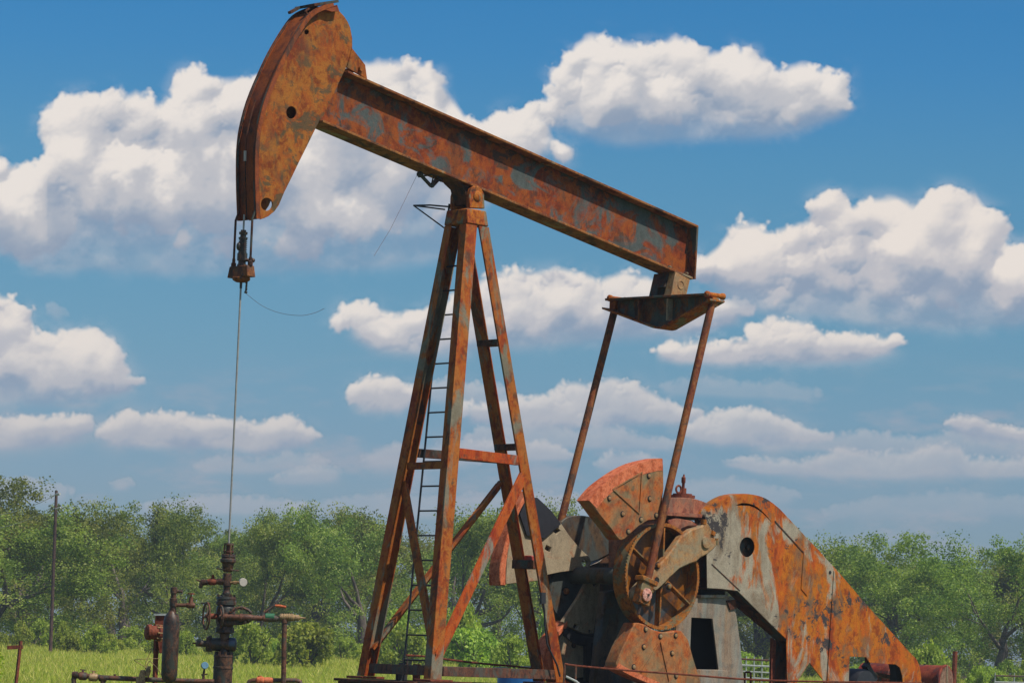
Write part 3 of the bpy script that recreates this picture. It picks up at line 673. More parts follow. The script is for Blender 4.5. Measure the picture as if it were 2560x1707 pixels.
bm = NB(); dk = [(1300, 1300), (1318, 1246), (1345, 1246), (1378, 1277), (1405, 1310), (1372, 1352), (1330, 1345)]
prism(bm, poly([(1300, 1285), (1316, 1246), (1343, 1243), (1378, 1276), (1403, 1309), (1362, 1345), (1318, 1338)], VF + .028), FV * .025); obj('dark_panel', bm, M_black, fc)
frim = smoothline([(1250, 1463), (1250, 1420), (1257, 1385), (1268, 1340), (1285, 1295), (1305, 1250), (1318, 1226)], 2); fin = smoothline([(1265, 1463), (1266, 1420), (1271, 1378), (1283, 1325), (1302, 1275), (1320, 1245), (1328, 1236)], 2)
bm = NB(); prism(bm, poly(frim + fin[::-1], VF + .03), FV * .20); obj('outer_rim', bm, M_rim, fc, bevel=.01)
f2 = [(1407, 1553), (1422, 1530), (1445, 1495), (1466, 1456), (1474, 1445), (1486, 1441), (1497, 1446), (1500, 1458), (1498, 1495), (1490, 1540), (1484, 1582), (1466, 1584), (1445, 1576), (1420, 1564)]
bm = NB(); prism(bm, poly(f2, VF + .12), FV * .05, [poly(epx(1489, 1457, 8, 9.5), VF + .12), poly([(1437, 1556), (1448, 1562), (1442, 1574), (1432, 1568)], VF + .12), poly([(1471, 1572), (1482, 1574), (1481, 1588 - 6), (1472, 1581)], VF + .12)])
obj('crank_arm', bm, M_tan, pump, bevel=.006)
f4 = [(1399, 1600), (1412, 1575), (1440, 1590), (1476, 1598), (1478, 1690), (1440, 1694), (1400, 1686), (1385, 1660)]
bm = NB(); prism(bm, poly(f4, VF + .10), FV * .16); fw = obj('counterweight', bm, M_tan, pump, label='far side lower cream painted counterweight with orange rim', bevel=.008)
bm = NB(); prism(bm, poly([(1410, 1570), (1440, 1582), (1478, 1592), (1520, 1592), (1520, 1604), (1478, 1606), (1478, 1618), (1440, 1610), (1412, 1588)], VF + .14), FV * .03); obj('dark_band', bm, M_black, fw)
bolts('bolt', [(1434, 1612)], VF + .10, M_dark, fw, .03, .03)
bm = NB(); prism(bm, poly([(1420, 1550), (1408, 1563), (1376, 1600), (1362, 1625), (1358, 1665), (1366, 1692), (1420, 1715), (1440, 1712), (1400, 1690), (1383, 1668), (1382, 1650), (1398, 1590), (1420, 1566)], VF + .13), FV * .22); obj('outer_rim', bm, M_rim, fw, bevel=.01)
bm = NB(); prism(bm, poly([(1464, 1700), (1464, 1600), (1478, 1600), (1478, 1700)], VF + .15), FV * .04); obj('edge_strip', bm, M_black, fw)

# -- gearbox on its pedestal
gb = NB()
prism(gb, poly([(1585, 1395), (1600, 1330), (1660, 1300), (1762, 1320), (1768, 1495), (1580, 1500)], .10), FV * .35)
gear = obj('gearbox', gb, M_greasy, pump, bevel=.02)
gt = smoothline([(1600, 1292), (1620, 1262), (1660, 1246), (1690, 1243), (1730, 1245), (1765, 1256), (1790, 1272), (1800, 1284)], 3)
bm = NB(); prism(bm, poly(gt + [(1800, 1286), (1600, 1296)], .28), FV * .56); obj('gear_cover', bm, M_case, gear, bevel=.03)
bm = NB(); prism(bm, poly([(1600, 1285), (1660, 1279), (1748, 1284), (1800, 1290), (1800, 1300), (1748, 1294), (1660, 1288), (1600, 1294)], .36), FV * .72); obj('case_flange', bm, M_case, gear, bevel=.006)
bm = NB(); prism(bm, poly([(1590, 1300), (1700, 1296), (1735, 1302), (1757, 1325), (1770, 1380), (1765, 1440), (1590, 1440)], .24), FV * .48)
prism(bm, poly([(1672, 1300), (1690, 1292), (1728, 1300), (1748, 1313), (1720, 1316), (1705, 1322), (1700, 1340), (1740, 1350), (1760, 1380), (1690, 1390)], .34), FV * .12)
obj('gear_case', bm, M_case, gear, bevel=.015)
bm = NB(); c = P(1712, 1346, .34); lathe(bm, c, NV, [(0, .09), (.06, .09), (.07, .06)], 18); obj('seal_cover', bm, M_case, gear)
bm = NB(); prism(bm, poly([(1478, 1412), (1500, 1400), (1548, 1352), (1640, 1340), (1660, 1520), (1500, 1530), (1470, 1500), (1440, 1460), (1448, 1430)], -.80), FV * .10); obj('dark_gear_backing', bm, M_oily, gear, bevel=.01)  # dark backing added to close the bright gap behind the far crank tips
bm = NB(); prism(bm, poly([(1512, 1478), (1580, 1468), (1610, 1600), (1612, 1725), (1484, 1725), (1494, 1640)], -.10), FV * .12); obj('gearbox_stand', bm, M_greasy, pump, bevel=.02)
bm = NB(); prism(bm, poly([(1418, 1545), (1440, 1500), (1500, 1480), (1510, 1720), (1408, 1720)], -.80), FV * .06); obj('dark_stand_backing', bm, M_void, pump)  # black sheet added to darken the gap between far arm and lower weight
bm = NB(); beam(bm, P(1508, 1533, -.095), P(1600, 1531, -.095), .03, .02); obj('stand_ledge', bm, M_greasy, pump)
# breather
bz = P(1706, 1240, 0)
bm = NB(); lathe(bm, bz, (0, 0, 1), [(-.02, .155), (.012, .155), (.013, .12), (.03, .12)], 24)
ring(bm, bz + Vector((-.07, 0, .08)), NV, .045, .014, 16, 6); cyl(bm, bz + Vector((.01, 0, .03)), bz + Vector((.01, 0, .10)), .04); tube(bm, [bz + Vector((.01, 0, .10)), bz + Vector((.01, 0, .16)), bz + Vector((.01, 0, .17)), bz + Vector((.01, 0, .23)), bz + Vector((.015, 0, .245)), bz + Vector((.015, 0, .27))], [.018, .018, .026, .026, .012, .010], 8)
obj('breather', bm, M_redrust, gear)
# pedestal with the dark window
VPd = .30
po = [(1690, 1500), (1752, 1494), (1823, 1492), (1838, 1512), (1850, 1600), (1862, 1720), (1690, 1720)]
ph = [(1729, 1543), (1781, 1546), (1797, 1673), (1724, 1672)]
bm = NB(); prism(bm, poly(po, VPd), FV * .02, [poly(ph, VPd)]); ped = obj('pedestal', bm, M_ped, pump, bevel=.004)
bm = NB(); prism(bm, poly([(1690, 1500), (1752, 1494), (1823, 1492), (1838, 1512), (1850, 1600), (1862, 1720), (1846, 1720), (1834, 1600), (1822, 1518), (1812, 1500), (1690, 1510)], VPd - .02), FV * .5); obj('pedestal_side', bm, M_ped, ped, bevel=.004)
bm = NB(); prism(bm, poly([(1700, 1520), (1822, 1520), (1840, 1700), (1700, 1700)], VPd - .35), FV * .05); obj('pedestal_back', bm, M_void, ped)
bm = NB(); prism(bm, poly([(1752, 1494), (1752, 1486), (1815, 1487), (1823, 1492)], VPd + .04), FV * .5); obj('pedestal_trim', bm, M_ped, ped, bevel=.004); bm = NB()
prism(bm, poly([(1716, 1673), (1800, 1674), (1826, 1676), (1830, 1690), (1832, 1720), (1716, 1720)], VPd + .03), FV * .03)
obj('pedestal_trim', bm, M_ped, ped, bevel=.004)
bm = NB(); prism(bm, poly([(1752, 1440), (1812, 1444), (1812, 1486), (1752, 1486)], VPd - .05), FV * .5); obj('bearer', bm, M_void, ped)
bm = NB(); prism(bm, poly([(1817, 1500), (1838, 1498), (1842, 1520), (1826, 1524)], VPd + .02), FV * .05); obj('clip', bm, M_dark, ped)

# -- belt guard
VG = .42
ga = smoothline([(1766, 1345), (1763, 1300), (1766, 1284), (1775, 1272), (1798, 1254), (1824, 1241), (1859, 1236), (1895, 1241), (1921, 1252), (1949, 1274)], 3)
gtop = ga + [(2010, 1339), (2089, 1424), (2172, 1520), (2274, 1632), (2290, 1648), (2297, 1664), (2300, 1680), (2304, 1715)]
gbot = [(2258, 1715), (2256, 1690), (2250, 1668), (2240, 1660), (2208, 1658), (2174, 1655), (2166, 1642), (2124, 1640), (2122, 1715), (2070, 1715), (2024, 1656), (1995, 1700), (1990, 1715), (1965, 1715), (1969, 1600), (1924, 1556), (1857, 1489), (1844, 1476), (1803, 1471), (1768, 1469)]
bm = NB(); prism(bm, poly(gtop + gbot, VG), FV * .012, [poly(epx(1868, 1367, 18.5, 25), VG), poly(smoothline([(1839, 1263), (1855, 1257), (1875, 1259), (1893, 1267), (1912, 1284), (1929, 1304), (1924, 1300), (1906, 1282), (1885, 1268), (1862, 1261)], 2)[:-1], VG)])
gd = obj('belt_guard', bm, M_guard, pump, bevel=.003)
def strip(px, v, depth, t=.012):
    bm = NB(); ps = poly(px, v)
    for i in range(len(ps) - 1):
        p, q = ps[i], ps[i + 1]; d = (q - p).normalized(); n_ = d.cross(FV) * t
        hexa(bm, [p, q, q + n_, p + n_, p + FV * depth, q + FV * depth, q + n_ + FV * depth, p + n_ + FV * depth])
    for f in bm.faces: f.smooth = False
    return bm
bm = strip(gtop, VG - .0125, .17); obj('guard_edge', bm, M_guard, gd)
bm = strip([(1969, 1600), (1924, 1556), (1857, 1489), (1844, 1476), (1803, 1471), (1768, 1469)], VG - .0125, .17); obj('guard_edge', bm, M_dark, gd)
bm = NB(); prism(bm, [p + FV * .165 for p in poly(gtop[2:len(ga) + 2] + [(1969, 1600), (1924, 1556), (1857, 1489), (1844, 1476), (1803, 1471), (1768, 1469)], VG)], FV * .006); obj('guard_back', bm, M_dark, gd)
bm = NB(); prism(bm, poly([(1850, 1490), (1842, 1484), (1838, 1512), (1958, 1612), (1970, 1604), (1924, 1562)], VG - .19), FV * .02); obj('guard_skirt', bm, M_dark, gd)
bm = NB(); prism(bm, poly([(2010, 1378), (2022, 1362), (2069, 1416), (2018, 1489), (2003, 1471)], VG + .010), FV * .008); obj('patch_plate', bm, M_guard, gd, bevel=.002)
bm = NB(); prism(bm, poly([(2086, 1426), (2091, 1425), (2075, 1715), (2067, 1715)], VG + .015), FV * .014); obj('seam_strip', bm, M_guard, gd, bevel=.003)
bm = NB(); beam(bm, P(1779, 1409, VG + .002), P(1850, 1476, VG + .002), .008, .012); obj('seam_strip', bm, M_dark, gd); bm = NB(); beam(bm, P(1937, 1302, VG + .002), P(2008, 1380, VG + .002), .01, .016); obj('seam_strip', bm, M_dark, gd)
bm = NB(); prism(bm, poly([(1970, 1575), (2031, 1642), (2024, 1656), (1995, 1698), (1968, 1715), (1966, 1603)], VG + .012), FV * .010); obj('patch_plate', bm, M_guard, gd, bevel=.002)
bolts('rivet', [(2075, 1430)], VG, M_void, gd, .018, .008)
bm = NB(); c = P(1868, 1367, VG - .10); lathe(bm, c, FV, [(0, .05), (.05, .30), (.07, .30)], 28); cyl(bm, c + NV * .04, c + FV * .4, .035); obj('drive_pulley', bm, M_oily, gd)
bm = NB(); prism(bm, poly([(1930, 1598), (1967, 1598), (1967, 1715), (1926, 1715)], VG - .21), FV * .02); obj('guard_post', bm, M_dark, pump)
bm = NB(); prism(bm, poly([(1930, 1594), (1940, 1600), (1937, 1715), (1927, 1715)], VG - .17), FV * .03); obj('guard_post', bm, M_redrust, pump)
# motor behind the guard's open end
bm = NB(); c = P(2158, 1712, .30); lathe(bm, c, FV, [(-.06, .05), (-.05, .19), (.0, .21), (.5, .21), (.52, .15)], 28); mot = obj('motor', bm, M_black, pump)
bm = NB(); beam(bm, P(2163, 1660, .25), P(2185, 1700, .25), .09, .07); obj('motor_bracket', bm, M_black, mot)
bm = NB(); prism(bm, poly([(2164, 1640), (2176, 1648), (2174, 1675), (2166, 1664)], .24), FV * .02); obj('motor_bracket', bm, M_redrust, mot)
bm = NB(); prism(bm, poly([(2235, 1655), (2258, 1662), (2262, 1690), (2258, 1715), (2240, 1715), (2240, 1680)], VG - .08), FV * .1); obj('guard_end', bm, M_void, gd)
bm = NB(); beam(bm, P(2175, 1682, .1), P(2300, 1706, .1), .05, .05); beam(bm, P(2200, 1686, .1), P(2200, 1715, .1), .03, .03); obj('motor_rail', bm, M_pipe, pump)

# -- skid
bm = NB()
zs = 1.385
for v in (-.72, .72):
    bx(bm, L(-1.02, v + .09, zs - .03), L(6.3, v - .09, zs)); bx(bm, L(-1.02, v + .012, zs - .34), L(6.3, v - .012, zs - .031)); bx(bm, L(-1.02, v + .09, zs - .37), L(6.3, v - .09, zs - .341))
for u in (-1.01, 1.6, 2.9, 4.6, 6.2):
    bx(bm, L(u, .70, zs - .33), L(u + .02, -.70, zs - .035)); bx(bm, L(u - .06, .63, zs - .034), L(u + .12, -.63, zs - .004))
skid = obj('skid', bm, M_dark, pump, bevel=.004)
for u in (-.9, 2.4, 5.4):
    bm = NB(); bx(bm, L(u, .95, -.1), L(u + .8, -.95, zs - .375)); tag(obj('foundation_block', bm, plain('concrete%d' % int(u * 10 + 20), (0.32, 0.30, 0.27), .9), pump), None, None)
for p in ((1003, 1668, -.35), (1042, 1668, -.1)):
    bm = NB(); q = P(*p); q.z = zs
    if p[0] == 1042: cyl(bm, q, q + Vector((0, 0, .19)), .045, seg=12); cyl(bm, q + Vector((0, 0, .15)), q + Vector((0, 0, .165)), .052)
    else: cyl(bm, q, q + Vector((0, 0, .09)), .06); cyl(bm, q + Vector((0, 0, .09)), q + Vector((0, 0, .2)), .03)
    obj('anchor_bolt', bm, M_redrust if p[0] == 1042 else M_black, skid)
bm = NB(); pts = [P(x, y, .3) for x, y in ((1357, 1500), (1361, 1526), (1362, 1560), (1368, 1610), (1392, 1660), (1400, 1690))]; tube(bm, pts, .012, 6)
beam(bm, P(1357, 1480, .3), P(1357, 1508, .3), .03, .07); obj('brake_cable', bm, M_black, pump)
# ------------------------------------------------------------------ wellhead and pipework (world space)
def wobj(name, bm, mat, parent, **k):
    o = obj(name, bm, mat, parent, **k)
    p = Vector(parent.location) if parent.parent is None else Vector(parent.parent.location)
    o.data.transform(Matrix.Translation(-p)); return o
YW = rodloc.y
def w(x, y, d=0.0): return W(x, y, YW + d)
PXM = FPX / YW
def vlathe(bm, x, rows, d=0.0, seg=20):      # rows: (py, half width in px), top to bottom along the leaning image vertical
    c = None; prof = []
    for py, r in rows:
        q = w(x, py, d)
        if c is None: c = q
        prof.append((c.z - q.z, r / PXM))
    lathe(bm, c, (0, 0, -1), prof, seg)
wh = thing('wellhead', 'black oily wellhead valve stack under the steel rod, with two handwheels and side pipes', 'wellhead', (rodloc.x, rodloc.y, 0.9))
RX = lambda py: 571.5 + (1360 - py) * .045
def vrod(bm, rows, seg=20):                  # rows on the rod axis
    z0 = w(RX(rows[0][0]), rows[0][0]).z; lathe(bm, RW(z0), (0, 0, -1), [(z0 - w(RX(y), y).z, r / PXM) for y, r in rows], seg)
bm = NB(); vrod(bm, [(1636, 24.5), (1641, 25), (1642, 24), (1665, 24), (1666, 25.5), (1670, 25.5), (1671, 24), (1760, 24)], 28); cas = wobj('casing_head', bm, M_oily, wh)
for k in range(8):
    an = k * math.pi / 4 + .3; z = w(560, 1636).z; c = RW(z) + Vector((math.cos(an), math.sin(an), 0)) * (20 / PXM)
    bm = NB(); cyl(bm, c - Vector((0, 0, .0)), c + Vector((0, 0, .035)), .016, seg=6); wobj('bolt', bm, M_oily, cas)
bm = NB(); vrod(bm, [(1584, 13), (1600, 12), (1625, 12), (1636, 14)]); wobj('spool', bm, M_oily, wh)
# horizontal lower valve body
bm = NB(); lathe(bm, w(516, 1609), (1, 0, 0), [(0, 10 / PXM), (.001, 19 / PXM), (10 / PXM, 19 / PXM), (11 / PXM, 16.5 / PXM), (68 / PXM, 16.5 / PXM), (73 / PXM, 15 / PXM), (75 / PXM, 10 / PXM)], 24)
lv = wobj('lower_valve', bm, M_oily, wh)
bm = NB(); lathe(bm, w(589, 1610), (1, 0, 0), [(-16 / PXM, 16.9 / PXM), (-3 / PXM, 16.9 / PXM), (0, 15 / PXM)], 24); wobj('valve_cap', bm, M_slate, lv)
bm = NB(); lathe(bm, w(490, 1607), (1, 0, 0), [(-9 / PXM, .008), (0, .009), (.001, 8 / PXM), (28 / PXM, 8.5 / PXM)], 16); wobj('valve_stem', bm, M_pipe, lv)
for dy in (-20, 18):
    bm = NB(); cyl(bm, w(522, 1609 + dy * .85, -.03), w(530, 1609 + dy * .85, -.03), .02, seg=6); wobj('bolt', bm, M_oily, lv)
# main cross with flanges
bm = NB(); vrod(bm, [(1500, 14), (1516, 22), (1520, 24), (1555, 24), (1566, 20), (1567, 23), (1580, 24), (1584, 12)]); cr = wobj('flow_cross', bm, M_oily, wh, bevel=0)
bm = NB(); vrod(bm, [(1490, 15), (1491, 24), (1497, 25), (1498, 24), (1503, 24), (1504, 25.5), (1511, 25.5), (1513, 22)], 26); fl = wobj('bonnet_flange', bm, M_oily, wh)
for k in range(6):
    an = k * math.pi / 3 + .2; c = RW(w(560, 1490).z) + Vector((math.cos(an), math.sin(an), 0)) * (20 / PXM)
    bm = NB(); cyl(bm, c - Vector((0, 0, .03)), c + Vector((0, 0, .02)), .013, seg=6); wobj('bolt', bm, M_oily, fl)
bm = NB(); vrod(bm, [(1432, 11), (1463, 11.5), (1464, 9), (1470, 9), (1475, 8), (1480, 10), (1484, 11), (1490, 9), (1495, 12)]); wobj('pumping_tee', bm, M_oily, wh)
bm = NB(); vrod(bm, [(1382, 8), (1386, 17), (1392, 18), (1393, 15), (1398, 20), (1404, 20), (1408, 15), (1424, 13), (1430, 10)]); sb = wobj('stuffing_box', bm, M_oily, wh)
for k in range(5):
    an = k * math.pi * .4; c = RW(w(566, 1392).z) + Vector((math.cos(an), math.sin(an), 0)) * (16 / PXM)
    bm = NB(); cyl(bm, c - Vector((0, 0, .04)), c + Vector((0, 0, .035)), .010, seg=6); wobj('bolt', bm, M_oily, sb)
bm = NB(); c = RW(w(569, 1424).z); beam(bm, c + Vector((-.12, -.02, .01)), c + Vector((.12, .02, -.005)), .10, .014); wobj('yoke_plate', bm, M_oily, sb, bevel=.004)
bm = NB()
for k in range(4):
    an = k * math.pi / 2 + .5; c = RW(0) + Vector((math.cos(an), math.sin(an), 0)) * (11 / PXM); c.z = w(570, 1383).z; cyl(bm, c, c + Vector((0, 0, .10)), .009, seg=6)
lathe(bm, RW(w(572, 1362).z), (0, 0, 1), [(0, 12 / PXM), (.02, 12 / PXM)], 16); lathe(bm, RW(w(572, 1380).z), (0, 0, 1), [(0, 13.5 / PXM), (.015, 13.5 / PXM)], 16)
vrod(bm, [(1357, 6), (1385, 6)], 12)
wobj('rod_guide', bm, M_pipe, sb)
# left bleed arm
bm = NB(); tube(bm, [w(567, 1453), w(545, 1453), w(541, 1455)], [9 / PXM, 8 / PXM, 7 / PXM], 14); arm_ = wobj('bleed_arm', bm, M_oily, wh)
bm = NB(); lathe(bm, w(542, 1454), (-1, 0, 0), [(0, 6 / PXM), (4 / PXM, 8.5 / PXM), (16 / PXM, 9 / PXM), (20 / PXM, 7 / PXM), (24 / PXM, 6 / PXM)], 14); cyl(bm, w(532, 1447), w(533, 1436), 5 / PXM, 3 / PXM); wobj('bleed_valve', bm, M_redrust, arm_)
bm = NB(); tube(bm, [w(520, 1455), w(508, 1455), w(503, 1460), w(501, 1470)], [7.5 / PXM, 7.5 / PXM, 6 / PXM, 4 / PXM], 12); wobj('elbow', bm, M_oily, arm_)
bm = NB(); tube(bm, [w(510, 1449), w(500, 1452), w(490, 1448)], [3 / PXM, 2.5 / PXM, 1.6 / PXM], 8); wobj('handle', bm, M_oily, arm_)
bm = NB(); cyl(bm, w(575, 1456, -.02), w(598, 1455, -.04), .014); cyl(bm, w(584, 1456, -.03), w(592, 1455.5, -.035), .02, seg=6); gs = wobj('gauge_stem', bm, M_brass, wh)
gd_ = Vector((.35, -.93, 0))
bm = NB(); lathe(bm, w(606, 1455, .0), gd_, [(0, 9 / PXM), (.005, 10.5 / PXM), (.035, 10.5 / PXM), (.04, 9.5 / PXM)], 24); ga_ = wobj('pressure_gauge', bm, M_white, gs)
# handwheels
WD = Vector((-.94, -.34, 0)).normalized()
def handwheel(px, py, Rpx, parent, mat=M_oily, d=0.0, thick=.011):
    R_ = Rpx / PXM; c = w(px, py, d); bm = NB(); ring(bm, c, WD, R_, thick, 32, 8); hw = wobj('handwheel', bm, mat, parent)
    x, y = frame(WD)
    for k in range(5):
        a_ = 2 * math.pi * k / 5 + .4; e = x * math.cos(a_) + y * math.sin(a_); b2 = NB(); tube(b2, [c + WD * -.015, c + e * R_ * .5 + WD * -.012, c + e * R_], .008, 6); wobj('spoke', b2, mat, hw) if parent.parent is None else b2.free()
        if parent.parent is not None: pass
    b2 = NB(); lathe(b2, c - WD * .035, WD, [(0, .02), (.03, .026), (.05, .016)], 12); 
    if parent.parent is None: wobj('hub', b2, mat, hw)
    else: b2.free()
    return hw
h1 = handwheel(516, 1539, 33, wh, M_pipe, -.10)
h2 = handwheel(551, 1541, 27, wh, M_pipe, -.16)
bm = NB(); cyl(bm, w(519, 1540, -.08), w(560, 1539, .0), 7 / PXM); wobj('valve_bonnet', bm, M_redrust, wh)
bm = NB(); cyl(bm, w(555, 1541, -.14), w(575, 1541, -.10), 6 / PXM); wobj('valve_bonnet', bm, M_oily, wh)
bm = NB(); tube(bm, [w(502, 1507, -.1), w(526, 1508, -.1)], .010, 6); wobj('wheel_crank', bm, M_oily, wh)
# flow line to the right
D1 = -.16
bm = NB(); lathe(bm, w(560, 1541, D1), (1, 0, 0), [(0, 8 / PXM), (38 / PXM, 7.5 / PXM), (39 / PXM, 10 / PXM), (44 / PXM, 10 / PXM), (45 / PXM, 9 / PXM), (68 / PXM, 8.5 / PXM), (72 / PXM, 6.5 / PXM), (97 / PXM, 6.3 / PXM), (98 / PXM, 8.5 / PXM), (130 / PXM, 8 / PXM), (131 / PXM, 6 / PXM), (143 / PXM, 6 / PXM)], 20); fp_ = wobj('flow_pipe', bm, M_pipe, wh)
bm = NB(); lathe(bm, w(664, 1541, D1), (1, 0, 0), [(0, 8.7 / PXM), (22 / PXM, 8.9 / PXM)], 18); wobj('tape_band', bm, M_green, fp_)
bm = NB(); lathe(bm, w(700, 1542, D1), (1, 0, 0), [(0, 8.5 / PXM), (34 / PXM, 9 / PXM), (35 / PXM, 7.5 / PXM), (46 / PXM, 7.5 / PXM), (49 / PXM, 4 / PXM), (53 / PXM, 2.6 / PXM), (64 / PXM, 1.6 / PXM)], 18)
for k in range(5): lathe(bm, w(704 + 6 * k, 1542, D1), (1, 0, 0), [(0, 9.6 / PXM), (2 / PXM, 9.6 / PXM)], 18)
wobj('hose_nipple', bm, M_brass, fp_)
bm = NB(); tube(bm, [w(661, 1530, D1), w(668, 1526, D1), (w(683, 1515, D1)), w(690, 1513, D1)], [.016, .013, .010, .010], 8); lvr = wobj('lever_handle', bm, M_pipe, wh)
bm = NB(); tube(bm, [w(688, 1513, D1), w(700, 1514, D1), w(715, 1517, D1)], [.012, .015, .013], 8); wobj('lever_grip', bm, M_rim, lvr)
bm = NB(); prism(bm, [w(x, y, -.12) for x, y in ((560, 1548), (632, 1548), (622, 1556), (600, 1562), (560, 1562))], Vector((0, .10, 0))); wobj('wing_valve', bm, M_oily, wh, bevel=.008)
bm = NB(); tube(bm, [w(x, y, -.10) for x, y in ((575, 1530), (590, 1520), (605, 1517), (622, 1525), (628, 1532))], .016, 8); wobj('bonnet_arch', bm, M_pipe, wh)
for x, y in ((578, 1528), (590, 1526), (604, 1524), (613, 1558), (622, 1552)):
    bm = NB(); c = w(x, y, -.18); cyl(bm, c, c + Vector((0, 0, .03)), .014, seg=6); wobj('bolt', bm, M_oily, wh)
bm = NB(); tube(bm, [w(712, 1549, D1), w(711, 1560, D1), w(708.5, 1720, D1)], 6.3 / PXM, 14); lathe(bm, w(712, 1546, D1), (0, 0, -1), [(0, 8.4 / PXM), (10 / PXM, 8.4 / PXM)], 14); wobj('drop_pipe', bm, M_pipe, wh)
# tubing line at the ground on the left
pl = thing('flow_line', 'long low rusty pipe at bottom left running to the wellhead from an elbow', 'pipe', (rodloc.x - 1.0, rodloc.y - .1, .9))
DP = -.12
bm = NB(); tube(bm, [w(185, 1712, DP), w(184, 1696, DP), w(187, 1689, DP), w(195, 1687, DP), w(262, 1693, DP), w(400, 1699, DP), w(535, 1703, DP)], 6.2 / PXM, 12); lp_ = wobj('pipe', bm, M_pipe, pl)
bm = NB(); lathe(bm, w(180, 1686, DP), (1, 0, 0), [(0, 7 / PXM), (5 / PXM, 9 / PXM), (14 / PXM, 9 / PXM), (15 / PXM, 7 / PXM)], 14); wobj('elbow', bm, M_oily, pl)
for x, y, m_ in ((207, 1688, M_pipe), (233, 1691, M_brass)):
    bm = NB(); lathe(bm, w(x - 11, y, DP), (1, 0, -.05), [(0, 7.5 / PXM), (3 / PXM, 10 / PXM), (18 / PXM, 10 / PXM), (22 / PXM, 7.5 / PXM)], 14); cyl(bm, w(x, y - 6, DP), w(x + 1, y - 15, DP), .017, .012); beam(bm, w(x - 7, y - 15, DP), w(x + 7, y - 14, DP), .02, .012); wobj('valve', bm, m_, pl)
bm = NB(); lathe(bm, w(248, 1694, DP), (1, 0, -.03), [(0, 8 / PXM), (18 / PXM, 8 / PXM)], 14); cyl(bm, w(257, 1696, DP), w(257, 1712, DP), 6 / PXM); wobj('tee', bm, M_oily, pl); bm = NB(); cyl(bm, w(287, 1692, DP), w(287, 1684, DP), .014, seg=6); wobj('bleed_plug', bm, M_oily, pl)
bm = NB(); prism(bm, [w(x, y, -.2) for x, y in ((351, 1674), (361, 1673), (362, 1710), (347, 1710), (347, 1688))], Vector((0, .08, 0))); beam(bm, w(344, 1690, -.2), w(344, 1710, -.2), .04, .03); cyl(bm, w(366, 1690, -.15), w(372, 1672, -.15), .03); cyl(bm, w(372, 1672, -.15), w(373, 1664, -.15), .02); beam(bm, w(362, 1670, -.15), w(376, 1672, -.15), .02, .015); wobj('regulator', bm, M_brass, pl, bevel=.003)
bm = NB()
for pts in (((368, 1672), (364, 1662), (366, 1650), (380, 1622)), ((366, 1668), (340, 1653), (338, 1648), (366, 1646), (400, 1645)), ((366, 1668), (370, 1655), (378, 1650)), ((374, 1651), (392, 1668), (403, 1686))):
    tube(bm, [w(x, y, -.12) for x, y in smoothline(list(pts), 3)], .0038, 5)
wobj('tubing_wire', bm, M_brass, pl)
gs2 = thing('line_gauge', 'small round blue-faced gauge on a thin stem just left of the casing', 'gauge', tuple(w(509, 1712, -.1)))
bm = NB(); lathe(bm, w(511, 1663, -.05), Vector((.3, -.95, .1)), [(0, 8 / PXM), (.005, 9 / PXM), (.03, 9 / PXM), (.034, 8 / PXM)], 20); wobj('gauge_face', bm, M_bluegrey, gs2)
bm = NB(); tube(bm, [w(511, 1671, -.03), w(509, 1683, -.03), w(508, 1712, -.03)], [.010, .014, .016], 8); beam(bm, w(503, 1686, -.03), w(519, 1684, -.03), .018, .014); wobj('stem', bm, M_oily, gs2)
# right pipe with orange fittings
rp = thing('short_pipe', 'short rusty pipe with orange fittings lying at the foot of the vertical drop pipe', 'pipe', tuple(w(690, 1712, -.1)))
bm = NB(); tube(bm, [w(620, 1714, -.1), w(624, 1702, -.1), w(632, 1700, -.1), w(740, 1700, -.1), w(750, 1703, -.1), w(753, 1714, -.1)], 6 / PXM, 12); wobj('pipe', bm, M_pipe, rp)
bm = NB(); lathe(bm, w(640, 1700, -.1), (1, 0, 0), [(0, 7 / PXM), (3 / PXM, 10 / PXM), (18 / PXM, 10 / PXM), (20 / PXM, 8 / PXM), (26 / PXM, 9.5 / PXM), (42 / PXM, 9 / PXM)], 14); cyl(bm, w(650, 1696, -.1), w(650, 1688, -.1), .02); wobj('union', bm, M_rim, rp)
# vertical vessel
ve = thing('separator_vessel', 'dark upright cylindrical pressure vessel with pointed ends and a valve arm on its neck', 'vessel', tuple(w(425, 1700, -.45)))
v2 = lambda x, y: w(x, y, -.45)
bm = NB(); ax = (v2(430, 1540) - v2(423, 1700)).normalized(); L_ = (v2(430, 1530) - v2(423, 1712)).length
lathe(bm, v2(422, 1707), ax, [(0, 8 / PXM), (L_ * .05, 17 / PXM), (L_ * .12, 20 / PXM), (L_ * .84, 20 / PXM), (L_ * .92, 17 / PXM), (L_ * .98, 9 / PXM), (L_ * 1.0, 8 / PXM)], 28); wobj('shell', bm, M_oily, ve)
bm = NB(); lathe(bm, v2(432, 1536), ax, [(0, 8 / PXM), (20 / PXM, 8 / PXM), (21 / PXM, 9.5 / PXM), (40 / PXM, 9.5 / PXM), (41 / PXM, 7 / PXM), (52 / PXM, 7 / PXM), (53 / PXM, 9 / PXM), (67 / PXM, 8.5 / PXM), (68 / PXM, 6.5 / PXM)], 16); nk = wobj('neck', bm, M_oily, ve)
bm = NB(); cyl(bm, v2(438, 1477), v2(456, 1478), 4 / PXM, 3 / PXM); wobj('plug', bm, M_oily, nk)
bm = NB(); cyl(bm, v2(437, 1512), v2(468, 1512), 4.5 / PXM); arm2 = wobj('valve_arm', bm, M_pipe, ve)
